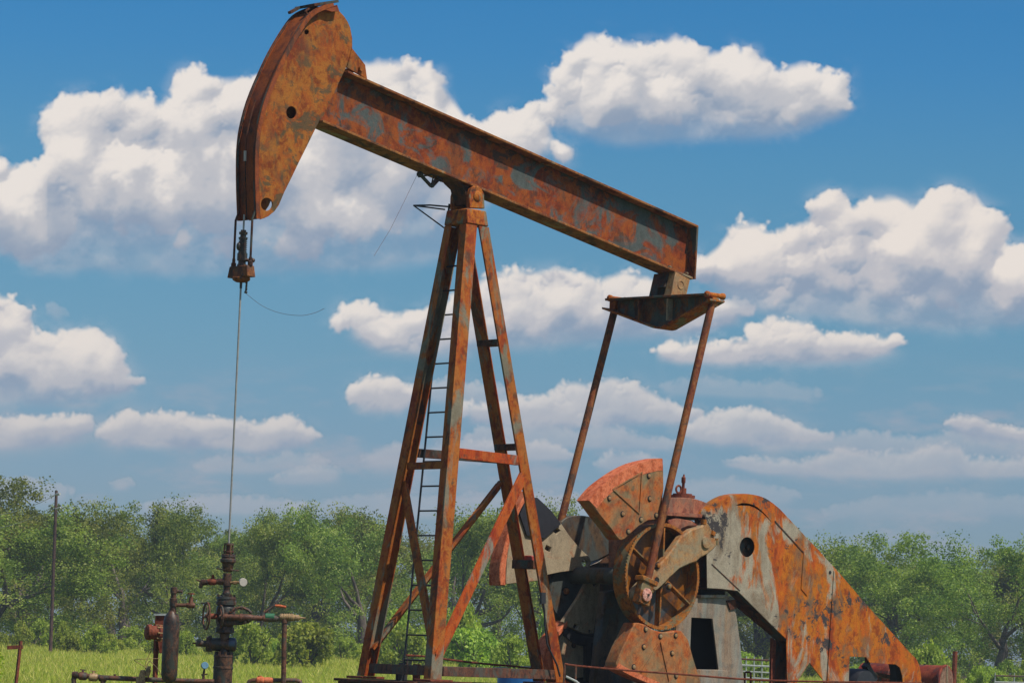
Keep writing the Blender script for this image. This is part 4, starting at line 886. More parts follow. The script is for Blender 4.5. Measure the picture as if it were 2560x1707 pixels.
bm = NB(); lathe(bm, v2(466, 1512), (1, 0, 0), [(0, 5 / PXM), (3 / PXM, 7 / PXM), (17 / PXM, 7 / PXM), (21 / PXM, 5.5 / PXM)], 12); lathe(bm, v2(477, 1510), (0, 0, 1), [(0, 7 / PXM), (9 / PXM, 5 / PXM), (18 / PXM, 4.5 / PXM), (19 / PXM, 2 / PXM), (27 / PXM, 2 / PXM)], 12); wobj('needle_valve', bm, M_pipe, arm2)
bm = NB(); lathe(bm, v2(477.5, 1485), (0, 0, 1), [(0, 8.5 / PXM), (3 / PXM, 8.5 / PXM)], 12); wobj('handle', bm, M_redrust, arm2)
# box and drum on the post behind it
bx_t = thing('meter_post', 'rust red meter drum and box mounted on a square post beside the upright vessel', 'meter', tuple(w(388, 1700, .05)))
u_ = lambda x, y, d=.05: w(x, y, d)
bm = NB(); tube(bm, [u_(392, 1560), u_(387, 1712)], 6.5 / PXM, 4); wobj('post', bm, M_redrust, bx_t)
bm = NB(); prism(bm, [u_(x, y, -.05) for x, y in ((388, 1537), (428, 1537), (428, 1630), (398, 1632), (393, 1600), (386, 1570))], Vector((0, .2, 0))); wobj('box', bm, M_redrust, bx_t, bevel=.006)
bm = NB(); prism(bm, [u_(x, y, -.07) for x, y in ((386, 1533), (428, 1533), (428, 1538), (386, 1538))], Vector((0, .24, 0))); wobj('lid', bm, M_galv, bx_t)
bm = NB(); d_ = Vector((-.9, -.4, .04)).normalized(); lathe(bm, u_(404, 1582, -.10), d_, [(0, 17 / PXM), (4 / PXM, 20 / PXM), (10 / PXM, 20 / PXM), (11 / PXM, 17 / PXM), (28 / PXM, 17 / PXM), (29 / PXM, 20 / PXM), (38 / PXM, 19 / PXM), (42 / PXM, 12 / PXM)], 24); dr = wobj('drum', bm, M_redrust, bx_t)
for k in range(8):
    an = k * math.pi / 4; x, y = frame(d_); c = u_(404, 1582, -.10) + d_ * (4 / PXM) + (x * math.cos(an) + y * math.sin(an)) * (18.5 / PXM)
    bm = NB(); cyl(bm, c - d_ * .02, c + d_ * .05, .009, seg=6); wobj('bolt', bm, M_brass, dr)

# cross-shaped fence post at far left, utility pole
def groundz(x, y):
    t = min(max((y - 40) / 110.0, 0), 1); return 1.42 * t + 0.05 * math.sin(x * .11 + 1) * t + max(0, (y - 150)) * .002
YF = 60.0
fpost = thing('fence_post', 'thin leaning rusty steel post with a short cross bar at the far left edge', 'post', (W(44, 1690, YF).x, YF, groundz(W(44, 1690, YF).x, YF)))
bm = NB(); top = W(52, 1601, YF); d = W(40, 1707, YF) - top; tube(bm, [top, top + d * (top.z / -d.z + .0) * .98], .034, 4); wobj('upright', bm, M_redrust, fpost)
bm = NB(); beam(bm, W(57, 1616, YF), W(18, 1618, YF), .05, .07); wobj('cross_bar', bm, M_redrust, fpost)
YP = 128.0
top = W(141, 1226, YP); bt = W(127, 1600, YP)
pole = thing('utility_pole', 'tall slim dark wooden pole standing before the trees at far left', 'pole', (bt.x, YP, groundz(bt.x, YP)))
bm = NB(); bt = top + (bt - top) * ((top.z - groundz(bt.x, YP) + .3) / (top.z - bt.z)); tube(bm, [bt, top], [.075, .06], 8)
M_wood = rusty('weathered_wood', ((0.05, 0.032, 0.028), (0.085, 0.05, 0.04), (0.11, 0.07, 0.055)), None, dark=(0.03, 0.022, 0.02), darkamt=.2, scale=1.5, streak=.1, seed=33)
wobj('shaft', bm, M_wood, pole)
bm = NB(); cyl(bm, W(140, 1236, YP - .15), W(150, 1234, YP - .3), .05); cyl(bm, W(139, 1272, YP - .15), W(152, 1268, YP - .3), .04); wobj('insulator', bm, M_galv, pole)
bm = NB()
for y0, y1, x0 in ((1236, 1216, 60), (1262, 1260, 0)):
    a0 = W(140, y0, YP); a1 = W(-220, y1, YP + 25); tube(bm, [lerp(a0, a1, t) + Vector((0, 0, -1.1 * 4 * t * (1 - t))) for t in [k / 12 for k in range(13)]], .012, 5)
wobj('overhead_wire', bm, M_galv, pole)

# rod fence in front of the machinery
fence = thing('cable_fence', 'thin sagging rusty rod strung low across the front of the pump base', 'fence', (O.x + 1.2, O.y - 2.2, 0))
YR = 34.3
lines = [[(1014, 1637), (1061, 1640), (1130, 1649), (1209, 1658), (1290, 1665), (1341, 1671)], [(1412, 1658), (1440, 1663), (1560, 1674), (1722, 1686), (1880, 1698), (2060, 1703), (2310, 1707)]]
for i, l in enumerate(lines):
    YY = [39.8, YR][i]
    bm = NB(); tube(bm, [W(x, y, YY + (0 if i == 0 else -.0)) for x, y in smoothline(l, 3)], .0105 if i else .013, 6); wobj('rod', bm, M_redrust, fence)
bm = NB(); tube(bm, [W(x, y, 39.8) for x, y in smoothline([(1300, 1666), (1341, 1668), (1370, 1676), (1392, 1683)], 3)], .012, 6)
wobj('bright_rod', bm, M_galv, fence)
bm = NB(); tube(bm, [W(x, y, 39.9) for x, y in smoothline([(1195, 1681), (1215, 1674), (1243, 1668), (1270, 1668)], 3)], .008, 6); wobj('loose_cable', bm, M_galv, fence)
bm = NB(); tube(bm, [W(x, y, 34.2) for x, y in ((1415, 1690), (1440, 1702), (1452, 1712))], .012, 6); wobj('bright_rod', bm, M_galv, fence)
for x, y, YY in ((1019, 1638, 39.8), (1440, 1663, YR), (1412, 1657, YR), (2308, 1704, YR)):
    bm = NB(); p = W(x, y, YY); cyl(bm, p, Vector((p.x - .02, p.y, 0)), .012, seg=6); wobj('stake', bm, M_pipe, fence)
# staple-shaped rail
st = thing('steel_hoop', 'small rust brown inverted-U steel hoop just right of the grey pedestal', 'hoop', (W(1870, 1700, 41).x, 41, 0))
bm = NB(); p = [W(x, y, 41) for x, y in ((1862, 1690), (1862, 1681), (1866, 1679), (1874, 1679), (1877, 1682), (1877, 1698))]; p.insert(0, Vector((p[0].x, 41, .1))); p.append(Vector((p[-1].x, 41, .1))); tube(bm, p, .014, 6); o = wobj('hoop', bm, M_redrust, st)
# blue drum
dd = W(1302, 1681, 41.5)
drum = thing('blue_drum', 'blue plastic drum half hidden behind the base rail of the tower', 'drum', (dd.x, 41.5, 0))
bm = NB(); lathe(bm, Vector((dd.x, 41.5, 0.62)), (0, 0, 1), [(0, .29), (.3, .30), (.31, .31), (.33, .30), (dd.z - .66, .30), (dd.z - .63, .29), (dd.z - .62, .27)], 28); wobj('body', bm, M_blue, drum)
bm = NB(); bx(bm, (dd.x - .35, 41.2, -.05), (dd.x + .35, 41.8, .62)); wobj('block', bm, M_pipe, drum)
# rusty tank lying at the right
ta = Vector((.80, -.60, 0)).normalized(); ce = W(2366, 1699, 44)
tank = thing('rusty_tank', 'rusty red horizontal drum tank beyond the guard at the right, its round end towards us', 'tank', (ce.x, ce.y, 0))
Rt = 36 / (FPX / 44)
bm = NB(); lathe(bm, ce, -ta, [(0, Rt), (.01, Rt + .012), (.03, Rt + .012), (.04, Rt), (.8, Rt), (.81, Rt + .01), (.83, Rt), (1.3, Rt)], 36); M_tank = rusty('tank_red', ((0.13, 0.03, 0.02), (0.22, 0.05, 0.03), (0.30, 0.10, 0.05)), None, dark=(0.07, 0.04, 0.035), darkamt=.25, scale=1.6, seed=41); wobj('shell', bm, M_tank, tank)
bm = NB(); lathe(bm, ce + ta * -.02, ta, [(0, Rt - .015), (.022, Rt - .02)], 36); M_tend = rusty('tank_end', ((0.16, 0.07, 0.045), (0.24, 0.14, 0.09), (0.30, 0.22, 0.15)), None, dark=(0.09, 0.06, 0.045), darkamt=.25, scale=4, seed=42); wobj('end_plate', bm, M_tend, tank)
bm = NB(); beam(bm, ce + ta * .01 + Vector((0, 0, -Rt)), ce + ta * .01 + Vector((0, 0, Rt)), .02, .02); wobj('weld_seam', bm, M_tan, tank)
for s in (.25, 1.05):
    bm = NB(); c = ce - ta * s; box(bm, Vector((c.x, c.y, (c.z - Rt) / 2 + .02)), ta * .06, ta.cross(Vector((0, 0, 1))) * .3, (0, 0, (c.z - Rt) / 2 + .03)); wobj('saddle', bm, M_pipe, tank)
rpz = W(2388, 1627, 70)
post2 = thing('steel_post', 'upright rust orange steel post behind the round tank end', 'post', (rpz.x, 70, groundz(rpz.x, 70)))
bm = NB(); cyl(bm, rpz, Vector((rpz.x - .05, 70, .2)), .055, seg=8); o = wobj('shaft', bm, M_redrust, post2)
# cattle panels far behind, between pedestal and guard, and at the right edge
def panel(name, label, x0, x1, ytop, ybot, Y, slope, m, rows=4, cols=4):
    t = thing(name, label, 'fence', (W((x0 + x1) / 2, ybot, Y).x, Y, groundz(0, Y) - .2))
    for k in range(rows):
        bm = NB(); yy = ytop + (ybot - ytop) * k / (rows - 1); tube(bm, [W(x0, yy, Y), W(x1, yy + slope, Y)], .03 if k < 2 else .022, 6); wobj('rail', bm, m if k else M_pipe, t)
    for k in range(cols):
        bm = NB(); xx = x0 + (x1 - x0) * k / (cols - 1); dy = slope * k / (cols - 1); tube(bm, [W(xx, ytop - 8 + dy, Y), W(xx - 1.5, ybot + 22 + dy, Y)], .02, 6); wobj('upright', bm, m, t)
    return t
panel('cattle_panel', 'pale metal rail fence panel seen between the grey pedestal and the guard post', 1846, 1945, 1646, 1692, 95, 5, M_galv, 4, 6)
panel('pasture_fence', 'short pale rail fence at the right edge beneath the trees', 2488, 2680, 1688, 1704, 120, 4, M_galv, 2, 5)
# ------------------------------------------------------------------ ground, grass, shrubs, trees
M_ground, nt, b = newmat('meadow_soil'); tc = N(nt, 'ShaderNodeTexCoord')
n = nz(nt, tc.outputs['Object'], .12, 8, .65); n2 = nz(nt, tc.outputs['Object'], 2.2, 8, .7)
c = mix(nt, n2, ramp(nt, n, [(.35, (.17, .22, .03)), (.5, (.24, .28, .035)), (.65, (.30, .29, .06))]), (.09, .10, .02))
nt.links.new(c, b.inputs['Base Color']); b.inputs['Roughness'].default_value = .95
bp = N(nt, 'ShaderNodeBump'); bp.inputs['Distance'].default_value = .3; nt.links.new(n2, bp.inputs['Height']); nt.links.new(bp.outputs[0], b.inputs['Normal'])
bm = NB(); xs = [-700, -400, -200] + list(range(-120, 121, 8)) + [200, 400, 700]; ys = [-60, -20, 0, 20] + list(range(40, 240, 6)) + [260, 320, 420, 600, 900, 1500]
g = [[bm.verts.new((x, y, groundz(x, min(y, 320)))) for x in xs] for y in ys]
for j in range(len(ys) - 1):
    for i in range(len(xs) - 1): bm.faces.new((g[j][i], g[j][i + 1], g[j + 1][i + 1], g[j + 1][i])).smooth = True
gr = obj('ground', bm, M_ground); tag(gr, 'flat green and yellow meadow reaching back to the trees', 'ground', kind='structure')

def leafmat(name, cols, trans=.42, rough=.55):
    m, nt, b = newmat(name)
    at = N(nt, 'ShaderNodeAttribute', attribute_name='tint')
    c = ramp(nt, at.outputs['Fac'], [(i / (len(cols) - 1), col) for i, col in enumerate(cols)])
    oi = N(nt, 'ShaderNodeObjectInfo'); hs = N(nt, 'ShaderNodeHueSaturation')
    nt.links.new(mrange(nt, oi.outputs['Random'], 0, 1, .475, .520), hs.inputs['Hue']); nt.links.new(mrange(nt, oi.outputs['Random'], 0, 1, .72, 1.2), hs.inputs['Value'])
    hs.inputs['Saturation'].default_value = .95
    nt.links.new(c, hs.inputs['Color']); col = hs.outputs[0]
    nt.links.new(col, b.inputs['Base Color']); b.inputs['Roughness'].default_value = rough; b.inputs['Specular IOR Level'].default_value = .25
    tr = N(nt, 'ShaderNodeBsdfTranslucent'); nt.links.new(mix(nt, 1., col, (1.3, 1.35, .6), 'MULTIPLY'), tr.inputs[0])
    ms = N(nt, 'ShaderNodeMixShader'); ms.inputs[0].default_value = trans
    nt.links.new(b.outputs[0], ms.inputs[1]); nt.links.new(tr.outputs[0], ms.inputs[2]); nt.links.new(ms.outputs[0], nt.nodes['Material Output'].inputs[0])
    return m
M_leafA = leafmat('oak_leaves', [(.070, .115, .016), (.165, .235, .028), (.29, .35, .045), (.40, .39, .14)])
M_leafB = leafmat('shrub_leaves', [(.14, .21, .02), (.25, .35, .03), (.36, .46, .04), (.45, .48, .08)], .45)
M_grass = leafmat('grass_blades', [(.20, .30, .02), (.35, .43, .028), (.47, .50, .045), (.58, .50, .13)], .45)
M_bark = rusty('oak_bark', ((0.07, 0.058, 0.048), (0.12, 0.10, 0.082), (0.19, 0.16, 0.13)), None, dark=(0.05, 0.042, 0.036), darkamt=.3, scale=1.1, streak=.3, seed=50)

def quads_mesh(name, C, U_, V_, tint, mat):
    n = len(C); co = np.empty((n, 4, 3), np.float32)
    co[:, 0] = C - U_ * .5 ; co[:, 1] = C + V_ * .5; co[:, 2] = C + U_ * .5; co[:, 3] = C - V_ * .5
    me = bpy.data.meshes.new(name); me.vertices.add(n * 4); me.loops.add(n * 4); me.polygons.add(n)
    me.vertices.foreach_set('co', co.ravel()); me.loops.foreach_set('vertex_index', np.arange(n * 4, dtype=np.int32))
    me.polygons.foreach_set('loop_start', np.arange(0, n * 4, 4, dtype=np.int32)); me.polygons.foreach_set('loop_total', np.full(n, 4, np.int32))
    at = me.attributes.new('tint', 'FLOAT', 'POINT'); at.data.foreach_set('value', np.repeat(tint, 4).astype(np.float32))
    me.update(); me.materials.append(mat); return me
def leafcloud(rg, centres, radii, per, size, flat=.75, up=.5):
    n = len(centres); cs = np.repeat(centres, per, 0); rs = np.repeat(radii, per)
    d = rg.normal(size=(n * per, 3)); d /= np.linalg.norm(d, axis=1, keepdims=True); r = rg.rand(n * per) ** .45
    p = cs + d * (r * rs)[:, None] * np.array([1, 1, flat])
    nrm = rg.normal(size=(n * per, 3)) + d * .8 + np.array([0, 0, up]); nrm /= np.linalg.norm(nrm, axis=1, keepdims=True)
    t = np.cross(nrm, rg.normal(size=(n * per, 3))); t /= np.linalg.norm(t, axis=1, keepdims=True); bt = np.cross(nrm, t)
    s = size * rg.uniform(.6, 1.35, n * per)[:, None]
    tint = np.clip(np.repeat(rg.uniform(.1, .75, n), per) + rg.normal(0, .14, n * per), 0, 1)
    return p, t * s, bt * s * .62, tint
def make_tree(seed, H=9.0, spread=5.2, dens=1.0, bare=.0, lowskirt=True):
    rg = np.random.RandomState(seed); rr = random.Random(seed); tips = []; bmt = NB()
    def branch(p, d, ln, r, lvl):
        pts = [p]; rs = [r]; q = p; dd = d.copy()
        for k in range(4):
            dd = (dd + Vector((rr.gauss(0, .17), rr.gauss(0, .17), rr.gauss(.03, .13)))).normalized(); q = q + dd * ln / 4; pts.append(q); rs.append(r * (1 - .14 * (k + 1)))
        if r > .02: tube(bmt, pts, rs, 6 if lvl < 2 else 4, cap=False)
        if lvl >= 2: tips.append((pts[-1], lvl)); tips.append((pts[2], lvl))
        if lvl < 4:
            for k in range(rr.choice((2, 3)) + (1 if lvl == 0 else 0)):
                ang = rr.uniform(0, 2 * math.pi); sp = rr.uniform(.45, 1.0) if lvl else rr.uniform(.7, 1.25)
                x, y = frame(dd); nd = (dd + (x * math.cos(ang) + y * math.sin(ang)) * sp + Vector((0, 0, .10))).normalized()
                branch(pts[-1] if k < 2 else pts[-2], nd, ln * rr.uniform(.66, .86), rs[-1] * .72, lvl + 1)
    lean = Vector((rr.gauss(0, .12), rr.gauss(0, .12), 1)).normalized()
    branch(Vector((0, 0, -.4)), lean, H * .27, .34, 0)
    P_ = np.array([tuple(t[0]) for t in tips]); P_ = P_[P_[:, 2] > 1.0]
    sc = np.array([spread / max(np.percentile(np.abs(P_[:, :2]), 97), .1)] * 2 + [H * .93 / P_[:, 2].max()])
    P2 = P_ * sc
    keep = rg.rand(len(P2)) > bare * .5; P2 = P2[keep]
    bmesh.ops.scale(bmt, vec=Vector(sc), verts=bmt.verts[:])
    rad = rg.uniform(.36, 1.08, len(P2))
    if lowskirt:
        m = int(70 * dens); a_ = rg.uniform(0, 2 * np.pi, m); r_ = spread * rg.uniform(.35, 1.0, m); z = H * rg.uniform(.05, .58, m)
        P2 = np.vstack([P2, np.stack([np.cos(a_) * r_, np.sin(a_) * r_, z], 1)]); rad = np.concatenate([rad, rg.uniform(.5, 1.0, m)])
    per = int(145 * dens)
    p, U_, V_, t = leafcloud(rg, P2, rad, per, .140)
    crown = quads_mesh('crown', p, U_, V_, t, M_leafA)
    bmesh.ops.recalc_face_normals(bmt, faces=bmt.faces[:]); tm = bpy.data.meshes.new('trunk'); bmt.to_mesh(tm); bmt.free(); tm.materials.append(M_bark)
    return tm, crown, H, spread
TREES = [make_tree(3, dens=1.0), make_tree(11, dens=.9), make_tree(23, dens=1.05), make_tree(37, dens=.8, bare=.5), make_tree(41, H=9, spread=4.2, dens=1.1)]
def put_tree(px, ytop, Y, kind, width, label, group, name='oak_tree', rz=0):
    tm, cm, H, sp = TREES[kind]; base = W(px, 1640, Y); gz = groundz(base.x, Y); zt = W(px, ytop, Y).z
    s = (zt - gz) / H; ws = width / 2 * Y / FPX / sp
    t = thing(name, label, 'tree', (base.x, Y, gz), rz, group); t.scale = (ws, ws, s)
    for nm, me in (('trunk', tm), ('crown', cm)):
        o = bpy.data.objects.new(nm, me); COL.objects.link(o); o.parent = t
    return t
FT = 'large oaks along the far side of the meadow'
front = [
 (-60, 1250, 150, 0, 480, 'dense oak cut by the left edge of the photo, leftmost in the tree line'),
 (95, 1176, 158, 2, 420, 'tallest oak at the left with a domed top behind the utility pole'),
 (310, 1222, 160, 1, 380, 'broad oak between the utility pole and the upright vessel'),
 (470, 1240, 165, 3, 330, 'airy oak with gaps of sky, right behind the upright vessel and left of the rod'),
 (610, 1236, 158, 0, 330, 'rounded dark green oak directly behind the wellhead'),
 (770, 1252, 164, 4, 280, 'lower oak just right of the rod, left of the tower'),
 (905, 1256, 156, 1, 330, 'grey-green oak behind the left leg of the tower'),
 (1130, 1232, 150, 3, 400, 'open airy oak with crooked limbs seen through the tower legs'),
 (1400, 1215, 152, 3, 330, 'airy oak with thin crown rising between tower and upper counterweight'),
 (1640, 1300, 160, 0, 380, 'oak mostly hidden behind the gearbox'),
 (1880, 1330, 158, 2, 400, 'oak behind the belt guard, seen under its sloping edge'),
 (2075, 1312, 156, 3, 340, 'grey-green oak with twiggy top just right of the belt guard slope'),
 (2290, 1312, 150, 2, 400, 'large dark-topped oak right of centre in the right-hand wood'),
 (2500, 1326, 146, 1, 380, 'spreading oak at the right end with gaps of sky in its top'),
 (2720, 1330, 150, 0, 420, 'oak cut by the right edge of the photo'),
]
rg_ = random.Random(5)
for px, yt, Y, k, wd, lb in front: put_tree(px, yt, Y, k, wd * 1.22, lb, FT, rz=rg_.uniform(0, 6.28))
bk_l = 'dark oak filling the wood behind the front row of oaks, mostly hidden'
for i in range(26):
    px = -180 + i * 118 + rg_.uniform(-30, 30); yt = (1292 if px < 1500 else 1370) + rg_.uniform(-25, 25) + (0 if px > 500 else -40)
    put_tree(px, yt, 172 + rg_.uniform(-3, 8), rg_.choice((0, 1, 2, 4)), 360, bk_l, 'oaks in the back of the wood', rz=rg_.uniform(0, 6.28))
# shrubs
def make_shrub(seed, n=46, per=60, tall=1.0):
    rg = np.random.RandomState(seed); a_ = rg.uniform(0, 2 * np.pi, n); r_ = rg.rand(n) ** .6; z = rg.rand(n) ** .8
    prof = np.sqrt(np.clip(1 - (z * .95) ** 2, 0, 1)); c = np.stack([np.cos(a_) * r_ * prof, np.sin(a_) * r_ * prof, z * .86 * tall], 1)
    p, U_, V_, t = leafcloud(rg, c, rg.uniform(.14, .30, n), per, .105, .9, .7)
    b_ = NB(); rr = random.Random(seed)
    for k in range(7):
        e = Vector((rr.uniform(-.6, .6), rr.uniform(-.6, .6), rr.uniform(.5, .8))); tube(b_, [Vector((0, 0, -.1)), e * .5, e], [.03, .022, .01], 4, cap=False)
    tm = bpy.data.meshes.new('stem'); b_.to_mesh(tm); b_.free(); tm.materials.append(M_bark)
    return tm, quads_mesh('foliage', p, U_, V_, t, M_leafB)
SHR = [make_shrub(2), make_shrub(5), make_shrub(9, 60), make_shrub(14, 34)]
def put_shrub(px, yt, Y, wd, k, label, group):
    b0 = W(px, 1640, Y); gz = groundz(b0.x, Y); zt = W(px, yt, Y).z; t = thing('shrub', label, 'shrub', (b0.x, Y, gz - .05), rg_.uniform(0, 6), group)
    s = wd / 2 * Y / FPX; t.scale = (s, s, max(zt - gz, .3) * 1.02)
    for nm, me in zip(('stem', 'foliage'), SHR[k]): o = bpy.data.objects.new(nm, me); COL.objects.link(o); o.parent = t
GS = 'shrubs at the edge of the meadow'
big = [(170, 1570, 132, 90, 0, 'bright round shrub at the foot of the utility pole'), (248, 1560, 130, 100, 1, 'leafy lime shrub between the pole and the vessel, largest there'),
 (632, 1548, 118, 130, 2, 'big bright green shrub under the flow pipe, right of the wellhead'), (765, 1545, 116, 190, 2, 'wide green shrub just right of the vertical drop pipe'),
 (1010, 1560, 120, 170, 0, 'shrub seen between the left tower legs'), (1180, 1560, 122, 190, 2, 'broad shrub in the middle of the tower legs'), (1285, 1585, 118, 130, 1, 'shrub between tower and counterweights'),
 (1370, 1500, 124, 90, 3, 'bright shrub glimpsed beside the right tower leg'), (1000, 1520, 130, 150, 3, 'taller shrub behind the ladder foot'), (2320, 1598, 112, 130, 2, 'round yellow-green shrub above the rusty tank'), (1900, 1640, 118, 110, 0, 'low shrub behind the cattle panel'),
 (2215, 1668, 100, 110, 1, 'low shrub seen through the open end of the guard'), (2440, 1660, 112, 90, 3, 'low shrub right of the rusty post'), (1145, 1500, 134, 140, 1, 'tall thin-leaved shrub between centre and right tower legs')]
for px, yt, Y, wd, k, lb in big: put_shrub(px, yt, Y, wd, k, lb, GS)
for i in range(46):
    px = -150 + i * 62 + rg_.uniform(-20, 20); hz_y = 1640 + (px - 1280) * .038
    put_shrub(px, hz_y - rg_.uniform(12, 52) - (0 if px < 1500 else -6), 136 + rg_.uniform(-5, 8), rg_.uniform(60, 120), rg_.randrange(4), 'one of the small bright weeds and shrubs in the continuous low band before the oaks', 'low scrub band before the oaks')
# grass: one uncountable object
rg = np.random.RandomState(8); n = 330000
yy = 70 + 80 * rg.rand(n) ** .85; xx = (rg.rand(n) - .5) * 2 * (yy * .175)
patch = np.array([mnoise.noise(Vector((x * .35, y * .09, 0))) for x, y in zip(xx[::10], yy[::10])]).repeat(10)
zz = np.array([groundz(x, y) for x, y in zip(xx, yy)])
h = .11 * rg.uniform(.4, 1.5, n) * (1 + 1.5 * np.clip(patch, -.4, 1)); wd = rg.uniform(.010, .024, n)
an = rg.uniform(0, np.pi, n); ln = rg.normal(0, .5, (n, 2))
co = np.empty((n, 3, 3), np.float32); dx = np.cos(an) * wd; dy = np.sin(an) * wd
co[:, 0] = np.stack([xx - dx, yy - dy, zz - .03], 1); co[:, 1] = np.stack([xx + dx, yy + dy, zz - .03], 1); co[:, 2] = np.stack([xx + ln[:, 0] * h, yy + ln[:, 1] * h, zz + h], 1)
me = bpy.data.meshes.new('grass'); me.vertices.add(n * 3); me.loops.add(n * 3); me.polygons.add(n); me.vertices.foreach_set('co', co.ravel())
me.loops.foreach_set('vertex_index', np.arange(n * 3, dtype=np.int32)); me.polygons.foreach_set('loop_start', np.arange(0, n * 3, 3, dtype=np.int32)); me.polygons.foreach_set('loop_total', np.full(n, 3, np.int32))
at = me.attributes.new('tint', 'FLOAT', 'POINT'); at.data.foreach_set('value', np.repeat(np.clip(.42 + patch * 1.0 + rg.normal(0, .2, n), 0, 1), 3).astype(np.float32)); me.update(); me.materials.append(M_grass)
go = bpy.data.objects.new('grass', me); COL.objects.link(go); tag(go, 'yellow-green meadow grass in front of the trees', 'grass', kind='stuff')
# blurred near weed at the left edge
nb = W(5, 1700, 22); wd_ = thing('weed', 'feathery yellow-green weed at the bottom left corner, nearest plant', 'plant', (nb.x - .02, 22, 0))
rg = np.random.RandomState(4); zt = W(10, 1585, 22).z
c = []; b_ = NB()
for k in range(26):
    x0 = rg.uniform(-.22, .07); top = Vector((x0 + rg.normal(0, .05), rg.normal(0, .08), zt - rg.uniform(0, .25) - max(0, x0 + .02) * 2.4)); tube(b_, [Vector((x0 * .5, 0, 0)), Vector((x0, 0, top.z * .6)), top], [.004, .003, .0015], 4, cap=False)
    for j in range(14): t_ = rg.uniform(.5, 1); c.append((x0 * (1 - t_) + top.x * t_, top.y * t_, top.z * t_))
p, U_, V_, t = leafcloud(rg, np.array(c), rg.uniform(.015, .05, len(c)), 9, .022, 1.2, .4)
o = bpy.data.objects.new('foliage', quads_mesh('foliage', p, U_, V_, t, M_grass)); COL.objects.link(o); o.parent = wd_
obj('stem', b_, M_leafB, wd_)

hb = NB(); bx(hb, (-900, -60, -1.2), (900, 1400, 13.0)); hz_o = obj('haze', hb, bpy.data.materials.new('haze_air')); tag(hz_o, 'thin blue haze in the summer air over the meadow', 'haze', kind='stuff')
hm = hz_o.data.materials[0]; hm.use_nodes = True; hn = hm.node_tree; hn.nodes.remove(hn.nodes['Principled BSDF'])
pv = N(hn, 'ShaderNodeVolumePrincipled'); pv.inputs['Density'].default_value = .00048; pv.inputs['Color'].default_value = (.72, .84, .98, 1); pv.inputs['Anisotropy'].default_value = .2
hn.links.new(pv.outputs[0], hn.nodes['Material Output'].inputs['Volume'])
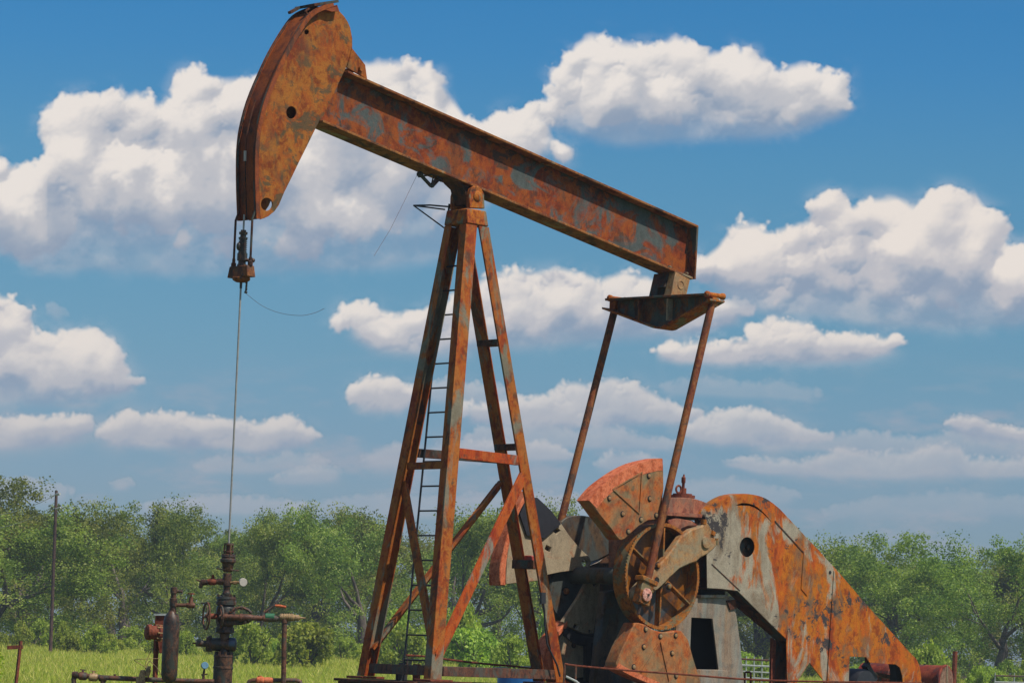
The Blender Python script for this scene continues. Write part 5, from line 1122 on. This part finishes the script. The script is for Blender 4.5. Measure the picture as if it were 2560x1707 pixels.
# ------------------------------------------------------------------ clouds: computed as a map over azimuth and elevation
CLOUDS = [
 # top profile, base profile, density, warmth, contrast, puff size
 ([(-640, 420), (-300, 330), (-60, 390), (0, 372), (30, 395), (60, 412), (104, 402), (118, 330), (106, 300), (118, 262), (145, 230), (190, 226), (240, 231), (300, 228), (338, 211), (375, 226), (428, 244), (436, 188), (452, 168), (480, 160), (540, 170), (600, 174), (650, 168), (750, 162), (860, 150), (905, 138), (950, 132), (1045, 136), (1085, 152), (1112, 205), (1150, 252), (1185, 300), (1262, 298), (1290, 262), (1340, 252), (1378, 300), (1402, 352), (1408, 395)],
  [(-640, 620), (0, 630), (100, 684), (220, 676), (420, 688), (640, 682), (900, 676), (1100, 648), (1180, 560), (1300, 430), (1408, 400)], 1.0, .2, 1.0, 1.0),
 ([(1290, 262), (1372, 252), (1388, 195), (1412, 140), (1438, 88), (1462, 68), (1480, 66), (1520, 76), (1548, 84), (1590, 90), (1640, 104), (1668, 82), (1690, 73), (1725, 86), (1772, 112), (1840, 102), (1880, 122), (1902, 160), (1935, 166), (1985, 142), (2018, 137), (2062, 156), (2098, 190), (2128, 238), (2150, 258)],
  [(1290, 296), (1400, 322), (1500, 352), (1560, 364), (1700, 352), (1800, 348), (1900, 348), (2000, 332), (2100, 292), (2150, 262)], 1.0, .15, 1.0, .9),
 ([(1745, 650), (1795, 592), (1820, 560), (1840, 542), (1895, 541), (1925, 568), (1975, 548), (2025, 530), (2046, 478), (2070, 468), (2108, 472), (2120, 500), (2170, 476), (2238, 470), (2288, 492), (2330, 472), (2375, 452), (2440, 464), (2478, 515), (2500, 575), (2530, 600), (2600, 590), (2800, 560), (3000, 600), (3230, 640)],
  [(1745, 712), (1850, 772), (1950, 788), (2050, 792), (2200, 818), (2400, 824), (2560, 814), (3230, 830)], 1.0, .42, 1.0, .85),
 ([(846, 790), (856, 752), (880, 738), (912, 738), (945, 752), (985, 766), (1040, 757), (1100, 748), (1190, 694), (1228, 670), (1288, 655), (1345, 664), (1388, 650), (1440, 664), (1500, 684), (1560, 664), (1622, 680), (1668, 730), (1760, 745), (1850, 740), (1880, 765)],
  [(846, 838), (950, 888), (1040, 896), (1300, 878), (1500, 862), (1750, 838), (1880, 800)], .95, .4, .95, .8),
 ([(1630, 876), (1662, 850), (1740, 842), (1790, 848), (1870, 838), (1892, 800), (1925, 786), (1990, 790), (2034, 802), (2062, 826), (2150, 826), (2248, 830), (2258, 856)],
  [(1630, 892), (1700, 908), (1850, 910), (2000, 912), (2160, 902), (2258, 870)], .95, .5, .9, .6),
 ([(-640, 760), (-200, 700), (-60, 715), (0, 726), (30, 734), (62, 762), (82, 792), (96, 822), (150, 816), (192, 812), (222, 842), (256, 842), (268, 868), (286, 872), (284, 915), (322, 930), (362, 940)],
  [(-640, 1010), (0, 1018), (150, 1016), (260, 1000), (362, 965)], .95, .45, .9, .75),
 ([(-400, 1040), (0, 1030), (120, 1030), (230, 1026)], [(-400, 1120), (0, 1126), (150, 1112), (230, 1090)], .9, .7, .75, .5),
 ([(236, 1070), (248, 1042), (290, 1026), (360, 1026), (405, 1017), (450, 1022), (500, 1032), (545, 1036), (605, 1030), (640, 1044), (680, 1034), (712, 1023), (748, 1034), (770, 1062), (805, 1088)],
  [(236, 1106), (300, 1118), (450, 1122), (560, 1118), (640, 1134), (740, 1122), (805, 1094)], .92, .65, .85, .5),
 ([(868, 1005), (886, 955), (915, 926), (945, 930), (985, 932), (1020, 948), (1062, 968)], [(868, 1012), (900, 1030), (1000, 1030), (1062, 995)], .95, .5, .85, .55),
 ([(1150, 1000), (1262, 1000), (1300, 985), (1360, 990), (1396, 948), (1440, 946), (1470, 958), (1530, 936), (1572, 944), (1620, 968), (1700, 1005), (1760, 1015)], [(1150, 1050), (1300, 1072), (1450, 1074), (1700, 1056), (1760, 1040)], .85, .5, .75, .55),
 ([(1700, 1060), (1745, 1034), (1800, 1012), (1850, 1016), (1890, 1008), (1950, 1032), (2005, 1066), (2080, 1072)], [(1700, 1090), (1800, 1114), (1950, 1112), (2080, 1100)], .85, .5, .75, .5),
 ([(2358, 1056), (2376, 1032), (2400, 1026), (2444, 1026), (2490, 1052), (2560, 1062), (2800, 1040), (3000, 1060)], [(2358, 1064), (2440, 1096), (2560, 1104), (3000, 1110)], .92, .6, .85, .5),
 ([(1800, 1144), (1900, 1138), (2000, 1140), (2070, 1120), (2110, 1104), (2160, 1118), (2250, 1122), (2300, 1104), (2400, 1102), (2420, 1130), (2560, 1142), (3000, 1150)], [(1800, 1150), (1900, 1180), (2100, 1194), (2250, 1198), (2560, 1190), (3000, 1190)], .7, .75, .6, .5),
 ([(1140, 1094), (1250, 1084), (1300, 1098), (1400, 1108), (1450, 1130)], [(1140, 1140), (1300, 1150), (1450, 1144)], .75, .7, .6, .5),
 ([(1480, 1150), (1520, 1118), (1570, 1122), (1610, 1120), (1650, 1150)], [(1480, 1168), (1560, 1180), (1650, 1170)], .6, .7, .6, .5),
 ([(670, 1190), (760, 1162), (835, 1164), (860, 1180)], [(670, 1200), (760, 1206), (860, 1196)], .5, .9, .5, .4),
 ([(340, 1254), (430, 1240), (500, 1230), (600, 1234), (700, 1240), (760, 1256)], [(340, 1268), (500, 1280), (760, 1280)], .55, .9, .4, .4),
 ([(272, 1204), (300, 1192), (330, 1190), (334, 1206)], [(272, 1214), (334, 1216)], .5, .9, .5, .35),
 ([(1690, 1200), (1780, 1180), (1900, 1196), (2000, 1230)], [(1690, 1240), (1850, 1262), (2000, 1250)], .35, .7, .4, .5),
 ([(2060, 1260), (2200, 1230), (2400, 1210), (2500, 1230), (2700, 1240)], [(2060, 1290), (2300, 1290), (2700, 1280)], .3, .7, .4, .5),
 ([(1160, 1090), (1200, 1050), (1260, 1062), (1330, 1040), (1420, 1062), (1500, 1050), (1600, 1074), (1700, 1090)], [(1160, 1120), (1700, 1120)], .55, .7, .5, .5),
 ([(1050, 960), (1120, 930), (1180, 950), (1240, 940), (1270, 980)], [(1050, 1000), (1270, 1020)], .5, .6, .5, .5),
 ([(480, 1160), (560, 1130), (640, 1140), (720, 1118), (820, 1140)], [(480, 1180), (820, 1180)], .45, .8, .4, .5),
 ([(900, 1130), (980, 1100), (1060, 1110), (1150, 1090), (1200, 1130)], [(900, 1160), (1200, 1170)], .5, .8, .4, .5),
 ([(1880, 1100), (2000, 1080), (2150, 1070), (2300, 1085), (2420, 1060), (2560, 1090), (2900, 1080)], [(1880, 1120), (2560, 1140), (2900, 1130)], .5, .7, .5, .5),
 ([(1650, 960), (1740, 930), (1850, 950), (1950, 940), (2050, 970)], [(1650, 980), (2050, 1000)], .28, .5, .4, .5),
 ([(720, 1260), (900, 1225), (1100, 1235), (1300, 1215), (1500, 1240)], [(720, 1290), (1500, 1290)], .4, .9, .35, .5),
 ([(112, 760), (130, 750), (160, 762), (170, 780)], [(112, 790), (170, 795)], .25, .4, .4, .4),
 ([(-500, 1190), (-200, 1170), (60, 1196), (180, 1216)], [(-500, 1260), (180, 1250)], .5, .9, .4, .5),
]
def vnoise(X, Y, seed):
    rg = np.random.RandomState(seed); T = rg.rand(256, 256).astype(np.float32)
    xi = np.floor(X).astype(np.int32); yi = np.floor(Y).astype(np.int32); fx = X - xi; fy = Y - yi
    fx = fx * fx * (3 - 2 * fx); fy = fy * fy * (3 - 2 * fy); x0 = xi & 255; x1 = (xi + 1) & 255; y0 = yi & 255; y1 = (yi + 1) & 255
    return (T[y0, x0] * (1 - fx) + T[y0, x1] * fx) * (1 - fy) + (T[y1, x0] * (1 - fx) + T[y1, x1] * fx) * fy
def fbm(X, Y, s, octs, seed, gain=.55, billow=False):
    o = np.zeros_like(X); a = 1.; t = 0.
    for k in range(octs):
        n = vnoise(X / s * 2 ** k + 17.3 * k, Y / s * 2 ** k + 9.1 * k, seed + k)
        if billow: n = 1 - np.abs(2 * n - 1)
        o += a * n; t += a; a *= gain
    return o / t
def sstep(a, b, x):
    t = np.clip((x - a) / (b - a), 0, 1); return t * t * (3 - 2 * t)
def blur(A, r):
    for ax in (0, 1):
        for _ in range(2):
            k = int(r); c = np.cumsum(np.concatenate([np.repeat(np.take(A, [0], ax), k + 1, ax), A, np.repeat(np.take(A, [-1], ax), k, ax)], ax), ax, dtype=np.float64)
            n = A.shape[ax]; hi = np.take(c, range(2 * k + 1, 2 * k + 1 + n), ax); lo = np.take(c, range(0, n), ax); A = ((hi - lo) / (2 * k + 1)).astype(np.float32)
    return A
def make_clouds(X, Y, pxs):
    """X, Y: photo coordinates of every texel (float32); pxs: photo pixels per texel"""
    H, Wd = X.shape
    colr = np.zeros((H, Wd, 3), np.float32); A = np.zeros((H, Wd), np.float32)
    w1 = fbm(X, Y, 85, 7, 11, .62) - .5; w2 = fbm(X, Y, 85, 7, 31, .62) - .5
    f1 = fbm(X, Y, 22, 6, 51, .6) - .5; f2 = fbm(X, Y, 22, 6, 71, .6) - .5; med = fbm(X, Y, 48, 6, 211, .6)
    soft = fbm(X, Y, 120, 5, 91, .55); fineb = fbm(X, Y, 26, 6, 131, .6, True); lowb = fbm(X, Y, 150, 5, 171, .55)
    for ci, (top, base, dens, warm, contr, puff) in enumerate(CLOUDS[::-1]):
        rg = random.Random(100 + ci)
        tx = [p[0] for p in top]; ty = [p[1] for p in top]; bx_ = [p[0] for p in base]; by = [p[1] for p in base]
        x0, x1 = tx[0] - 60, tx[-1] + 60; y0, y1 = min(ty) - 60, max(by) + 60
        m = (X > x0) & (X < x1) & (Y > y0) & (Y < y1); ys, xs = np.where(m)
        if len(ys) == 0: continue
        s = (slice(ys.min(), ys.max() + 1), slice(xs.min(), xs.max() + 1))
        wa = 62 * puff; fa = 32 * puff
        x = X[s] + w1[s] * wa + f1[s] * fa; y = Y[s] + w2[s] * wa + f2[s] * fa
        T = np.interp(X[s] + w1[s] * 10, tx, ty).astype(np.float32); B = (np.interp(X[s], bx_, by) + (28 if puff > .8 else 22)).astype(np.float32)
        Hm = np.full(x.shape, -60., np.float32); cov = np.zeros(x.shape, np.float32)
        blobs = []
        span = x1 - x0 - 120
        hh = np.mean([np.interp(t, bx_, by) - np.interp(t, tx, ty) for t in np.linspace(tx[0], tx[-1], 20)])
        for lvl, (fr, cnt, z) in enumerate(((.34, 1.5, 0), (.20, 5, .0), (.12, 10, .0), (.065, 18, .0))):
            n = int(cnt * span / hh * (1.4 if lvl else 1.2)) + 3
            for _ in range(n):
                cx = rg.uniform(tx[0], tx[-1]); t_ = np.interp(cx, tx, ty); b_ = np.interp(cx, bx_, by); h = b_ - t_
                r = max(fr * hh * rg.uniform(.7, 1.3), 5); r = min(r, h * .5 + 2)
                if r < 4: r = 4
                e = rg.random() ** (1.0 if lvl < 2 else 1.5)
                cy = t_ + r * .92 + max(h - 1.9 * r, 0) * e
                bump = math.sqrt(max(0.05, 1 - ((e * 1.2 - .35)) ** 2)) * hh * .22
                blobs.append((cx, cy, r, bump - r * .55 + rg.uniform(-.05, .05) * hh))
        gx0 = X[s][0, 0]; 
        for cx, cy, r, z in blobs:
            R_ = r + 40
            c0 = np.searchsorted(X[s][X[s].shape[0] // 2], cx - R_); c1 = np.searchsorted(X[s][X[s].shape[0] // 2], cx + R_)
            col_ = Y[s][:, min(max((c0 + c1) // 2, 0), x.shape[1] - 1)]
            r0 = np.searchsorted(col_, cy - R_); r1 = np.searchsorted(col_, cy + R_)
            if c1 <= c0 or r1 <= r0: continue
            q = (slice(max(r0 - 2, 0), r1 + 2), slice(max(c0 - 2, 0), c1 + 2))
            d2 = ((x[q] - cx) ** 2 + (y[q] - cy) ** 2) / (r * r)
            ins = np.clip(1 - d2, 0, 1); hz_ = z + r * np.sqrt(ins); hz_ = np.where(d2 < 1, hz_, -60)
            np.maximum(Hm[q], hz_, out=Hm[q]); np.maximum(cov[q], (1 - np.sqrt(d2)) * r, out=cov[q])
        # body fill: everything well inside the profile belongs to the cloud
        inside = np.minimum(Y[s] + w2[s] * 24 - (T + 10 * puff), B - Y[s])
        side = np.minimum(X[s] - tx[0], tx[-1] - X[s])
        inside = np.minimum(inside, side * .6)
        cov = np.maximum(cov, np.clip(inside, 0, 40) * .5)
        Hm = np.maximum(Hm, np.clip(inside, -60, 30) * .3 - 4)
        Hm = Hm + fineb[s] * 7 * puff + (lowb[s] - .5) * 40 * puff + (med[s] - .5) * 34 * puff
        Hs = blur(Hm, max(1, 3.0 / pxs)); Hb = blur(Hm, max(2, 20 / pxs))
        gy, gx = np.gradient(Hs, pxs); gyb, gxb = np.gradient(Hb, pxs)
        def lam(gx, gy, k):
            nz_ = 1 / np.sqrt(1 + (gx * k) ** 2 + (gy * k) ** 2); return np.clip((gx * k * .30 + gy * k * .72 + .62) * nz_, -0.3, 1)
        l1 = lam(gx, gy, .5); l2 = lam(gxb, gyb, 1.1)
        rel = np.clip((Y[s] - T) / np.maximum(B - T, 20), 0, 1.2)      # 0 at top, 1 at base
        relw = rel + (soft[s] - .5) * 1.1 + (lowb[s] - .5) * .6
        shade = .44 * l2 + .15 * l1 + .40 + .10 * (med[s] - .5)
        shade = shade * (1 - .60 * sstep(.34, .92, relw)) + .30 * (lowb[s] - .5)
        low_ = sstep(700, 1200, Y[s])
        edge = cov / (15 * puff)
        al = sstep(.0 + .6 * f1[s] + .15 * rel, 1.0 + 2.0 * rel * sstep(0.4, .9, rel) + .25 * low_, edge) * sstep(.0, .25, edge)
        bs = 20 + 60 * puff
        al = al * sstep(0, 1, (B + (soft[s] - .5) * 80 * puff - Y[s]) / bs + .75)
        al = np.clip(al, 0, 1) * dens
        sh = np.clip((shade - .5) * contr + .5 + .02, 0, 1)[..., None]
        hi = np.array([234, 228, 223], np.float32) * (1 - warm) + np.array([232, 219, 208], np.float32) * warm
        mid = np.array([190, 192, 198], np.float32) * (1 - warm) + np.array([190, 186, 193], np.float32) * warm
        lo = np.array([142, 158, 180], np.float32)
        low = sstep(800, 1250, Y[s])[..., None]
        hi = hi * (1 - .40 * low) + np.array([158, 164, 178], np.float32) * .40 * low; mid = mid * (1 - .45 * low) + np.array([146, 160, 176], np.float32) * .45 * low
        c = np.where(sh > .55, mid + (hi - mid) * sstep(.55, .92, sh), lo + (mid - lo) * sstep(.18, .55, sh))
        a_ = A[s]; oa = al + a_ * (1 - al)
        colr[s] = np.where(oa[..., None] > 1e-4, (c * al[..., None] + colr[s] * (a_ * (1 - al))[..., None]) / np.maximum(oa, 1e-4)[..., None], colr[s])
        A[s] = oa
    soft_a = blur(A, max(1, 1.2 / pxs)); A = .35 * A + .65 * soft_a
    halo = blur(A, max(2, 22 / pxs)); wis = fbm(X, Y * 1.5, 90, 7, 611, .62); hl = halo * sstep(.44, .70, wis) * .62 * (1 - A)
    hc = np.array([200, 204, 212], np.float32) - 34 * sstep(700, 1250, Y)[..., None]
    oa = A + hl; colr = np.where(oa[..., None] > 1e-4, (colr * A[..., None] + hc * hl[..., None]) / np.maximum(oa, 1e-4)[..., None], colr); A = oa
    ve = sstep(.50, .78, fbm(X, Y * 3.2, 260, 6, 401, .6)) * sstep(860, 1080, Y) * (1 - sstep(1330, 1460, Y)) * .42
    ve = ve[..., None] * (1 - A[..., None]); vc = np.array([176, 172, 182], np.float32); oa = A[..., None] + ve
    colr = np.where(oa > 1e-4, (colr * A[..., None] + vc * ve) / np.maximum(oa, 1e-4), colr); A = oa[..., 0]
    return colr / 255., A
def build_sky():
    az0, az1, el0, el1 = -14.0, 14.0, -0.5, 15.5; Wn, Hn = 2000, 1150
    az = np.radians(np.linspace(az0, az1, Wn)); el = np.radians(np.linspace(el0, el1, Hn))
    AZ, EL = np.meshgrid(az, el); d = np.stack([np.sin(AZ) * np.cos(EL), np.cos(AZ) * np.cos(EL), np.sin(EL)], -1)
    w = d @ np.array(cF); X = CX + FPX * (d @ np.array(cR)) / w; Y = CY - FPX * (d @ np.array(cU)) / w
    # rows run upwards here; flip so photo y grows along the array
    c, A = make_clouds(X[::-1].astype(np.float32), Y[::-1].astype(np.float32), math.radians((az1 - az0) / Wn) * FPX)
    c = c[::-1]; A = A[::-1]; ex = np.minimum(np.arange(Wn), np.arange(Wn)[::-1]) / 90.; A = A * np.clip(ex, 0, 1)[None, :]
    ey = np.minimum(np.arange(Hn), np.arange(Hn)[::-1]) / 20.; A = A * np.clip(ey, 0, 1)[:, None]
    lin = np.where(c <= .04045, c / 12.92, ((c + .055) / 1.055) ** 2.4)
    img = bpy.data.images.new('cloud_map', Wn, Hn, alpha=True, float_buffer=True); img.alpha_mode = 'CHANNEL_PACKED'
    buf = np.dstack([lin, A]).astype(np.float32); img.pixels.foreach_set(buf.ravel()); img.update(); img.pack()
    return img, (az0, az1, el0, el1)
# ------------------------------------------------------------------ light, sky
SUN_EL = math.radians(56); SUN_AZ = math.radians(-32)    # azimuth from +X towards +Y
sd_ = Vector((math.cos(SUN_EL) * math.cos(SUN_AZ), math.cos(SUN_EL) * math.sin(SUN_AZ), math.sin(SUN_EL)))
sun = bpy.data.lights.new('sun', 'SUN'); suno = bpy.data.objects.new('sun', sun); COL.objects.link(suno)
sun.energy = 4.7; sun.angle = math.radians(0.5); sun.color = (1, .93, .82)
suno.rotation_euler = sd_.to_track_quat('Z', 'Y').to_euler(); suno.location = (0, 0, 60)
world = bpy.data.worlds.new('World'); SC.world = world; world.use_nodes = True
nt = world.node_tree; bg = nt.nodes['Background']
sky = N(nt, 'ShaderNodeTexSky', sky_type='NISHITA'); sky.sun_disc = False; sky.sun_elevation = SUN_EL
sky.sun_rotation = math.radians(90) - SUN_AZ
nt.links.new(sky.outputs[0], bg.inputs[0]); bg.inputs[1].default_value = .08
SC.view_settings.view_transform = 'Standard'; SC.view_settings.look = 'None'; SC.view_settings.exposure = 0; SC.view_settings.gamma = 1
SC.cycles.max_bounces = 6; SC.cycles.diffuse_bounces = 3; SC.cycles.transparent_max_bounces = 4
SKYS = 0.108
SKYRAMP = [(0.0, (0.4847, 0.6545, 0.951)), (0.1167, (0.4454, 0.6054, 0.8797)), (0.1625, (0.4189, 0.5984, 0.8307)), (0.2208, (0.3785, 0.6139, 0.7978)), (0.2792, (0.3496, 0.6283, 0.7972)), (0.3708, (0.2823, 0.6321, 0.8373)), (0.4458, (0.2018, 0.5987, 0.8906)), (0.4875, (0.175, 0.584, 0.894)), (0.75, (0.6, 0.8, 1.0)), (1.0, (1.0, 1.0, 1.0))]
img, (az0, az1, el0, el1) = build_sky()
tc = N(nt, 'ShaderNodeTexCoord'); sx = N(nt, 'ShaderNodeSeparateXYZ'); nt.links.new(tc.outputs['Generated'], sx.inputs[0])
azn = math_(nt, 'ARCTAN2', sx.outputs['X'], sx.outputs['Y']); eln = math_(nt, 'ARCSINE', sx.outputs['Z'])
u_ = mrange(nt, azn, math.radians(az0), math.radians(az1)); v_ = mrange(nt, eln, math.radians(el0), math.radians(el1))
cx_ = N(nt, 'ShaderNodeCombineXYZ'); nt.links.new(u_, cx_.inputs[0]); nt.links.new(v_, cx_.inputs[1])
it = N(nt, 'ShaderNodeTexImage', image=img, extension='EXTEND', interpolation='Cubic'); nt.links.new(cx_.outputs[0], it.inputs[0])
tint = ramp(nt, mrange(nt, eln, 0, math.radians(24)), SKYRAMP)
skyc = mix(nt, 1.0, sky.outputs[0], tint, 'MULTIPLY')
mc = N(nt, 'ShaderNodeMix', data_type='RGBA'); nt.links.new(it.outputs['Alpha'], mc.inputs[0]); nt.links.new(skyc, mc.inputs[6])
cl = N(nt, 'ShaderNodeVectorMath', operation='SCALE'); nt.links.new(it.outputs['Color'], cl.inputs[0]); cl.inputs[3].default_value = 1 / SKYS
nt.links.new(cl.outputs[0], mc.inputs[7]); nt.links.new(mc.outputs[2], bg.inputs[0]); bg.inputs[1].default_value = SKYS
world.cycles.sampling_method = 'MANUAL'; world.cycles.sample_map_resolution = 512
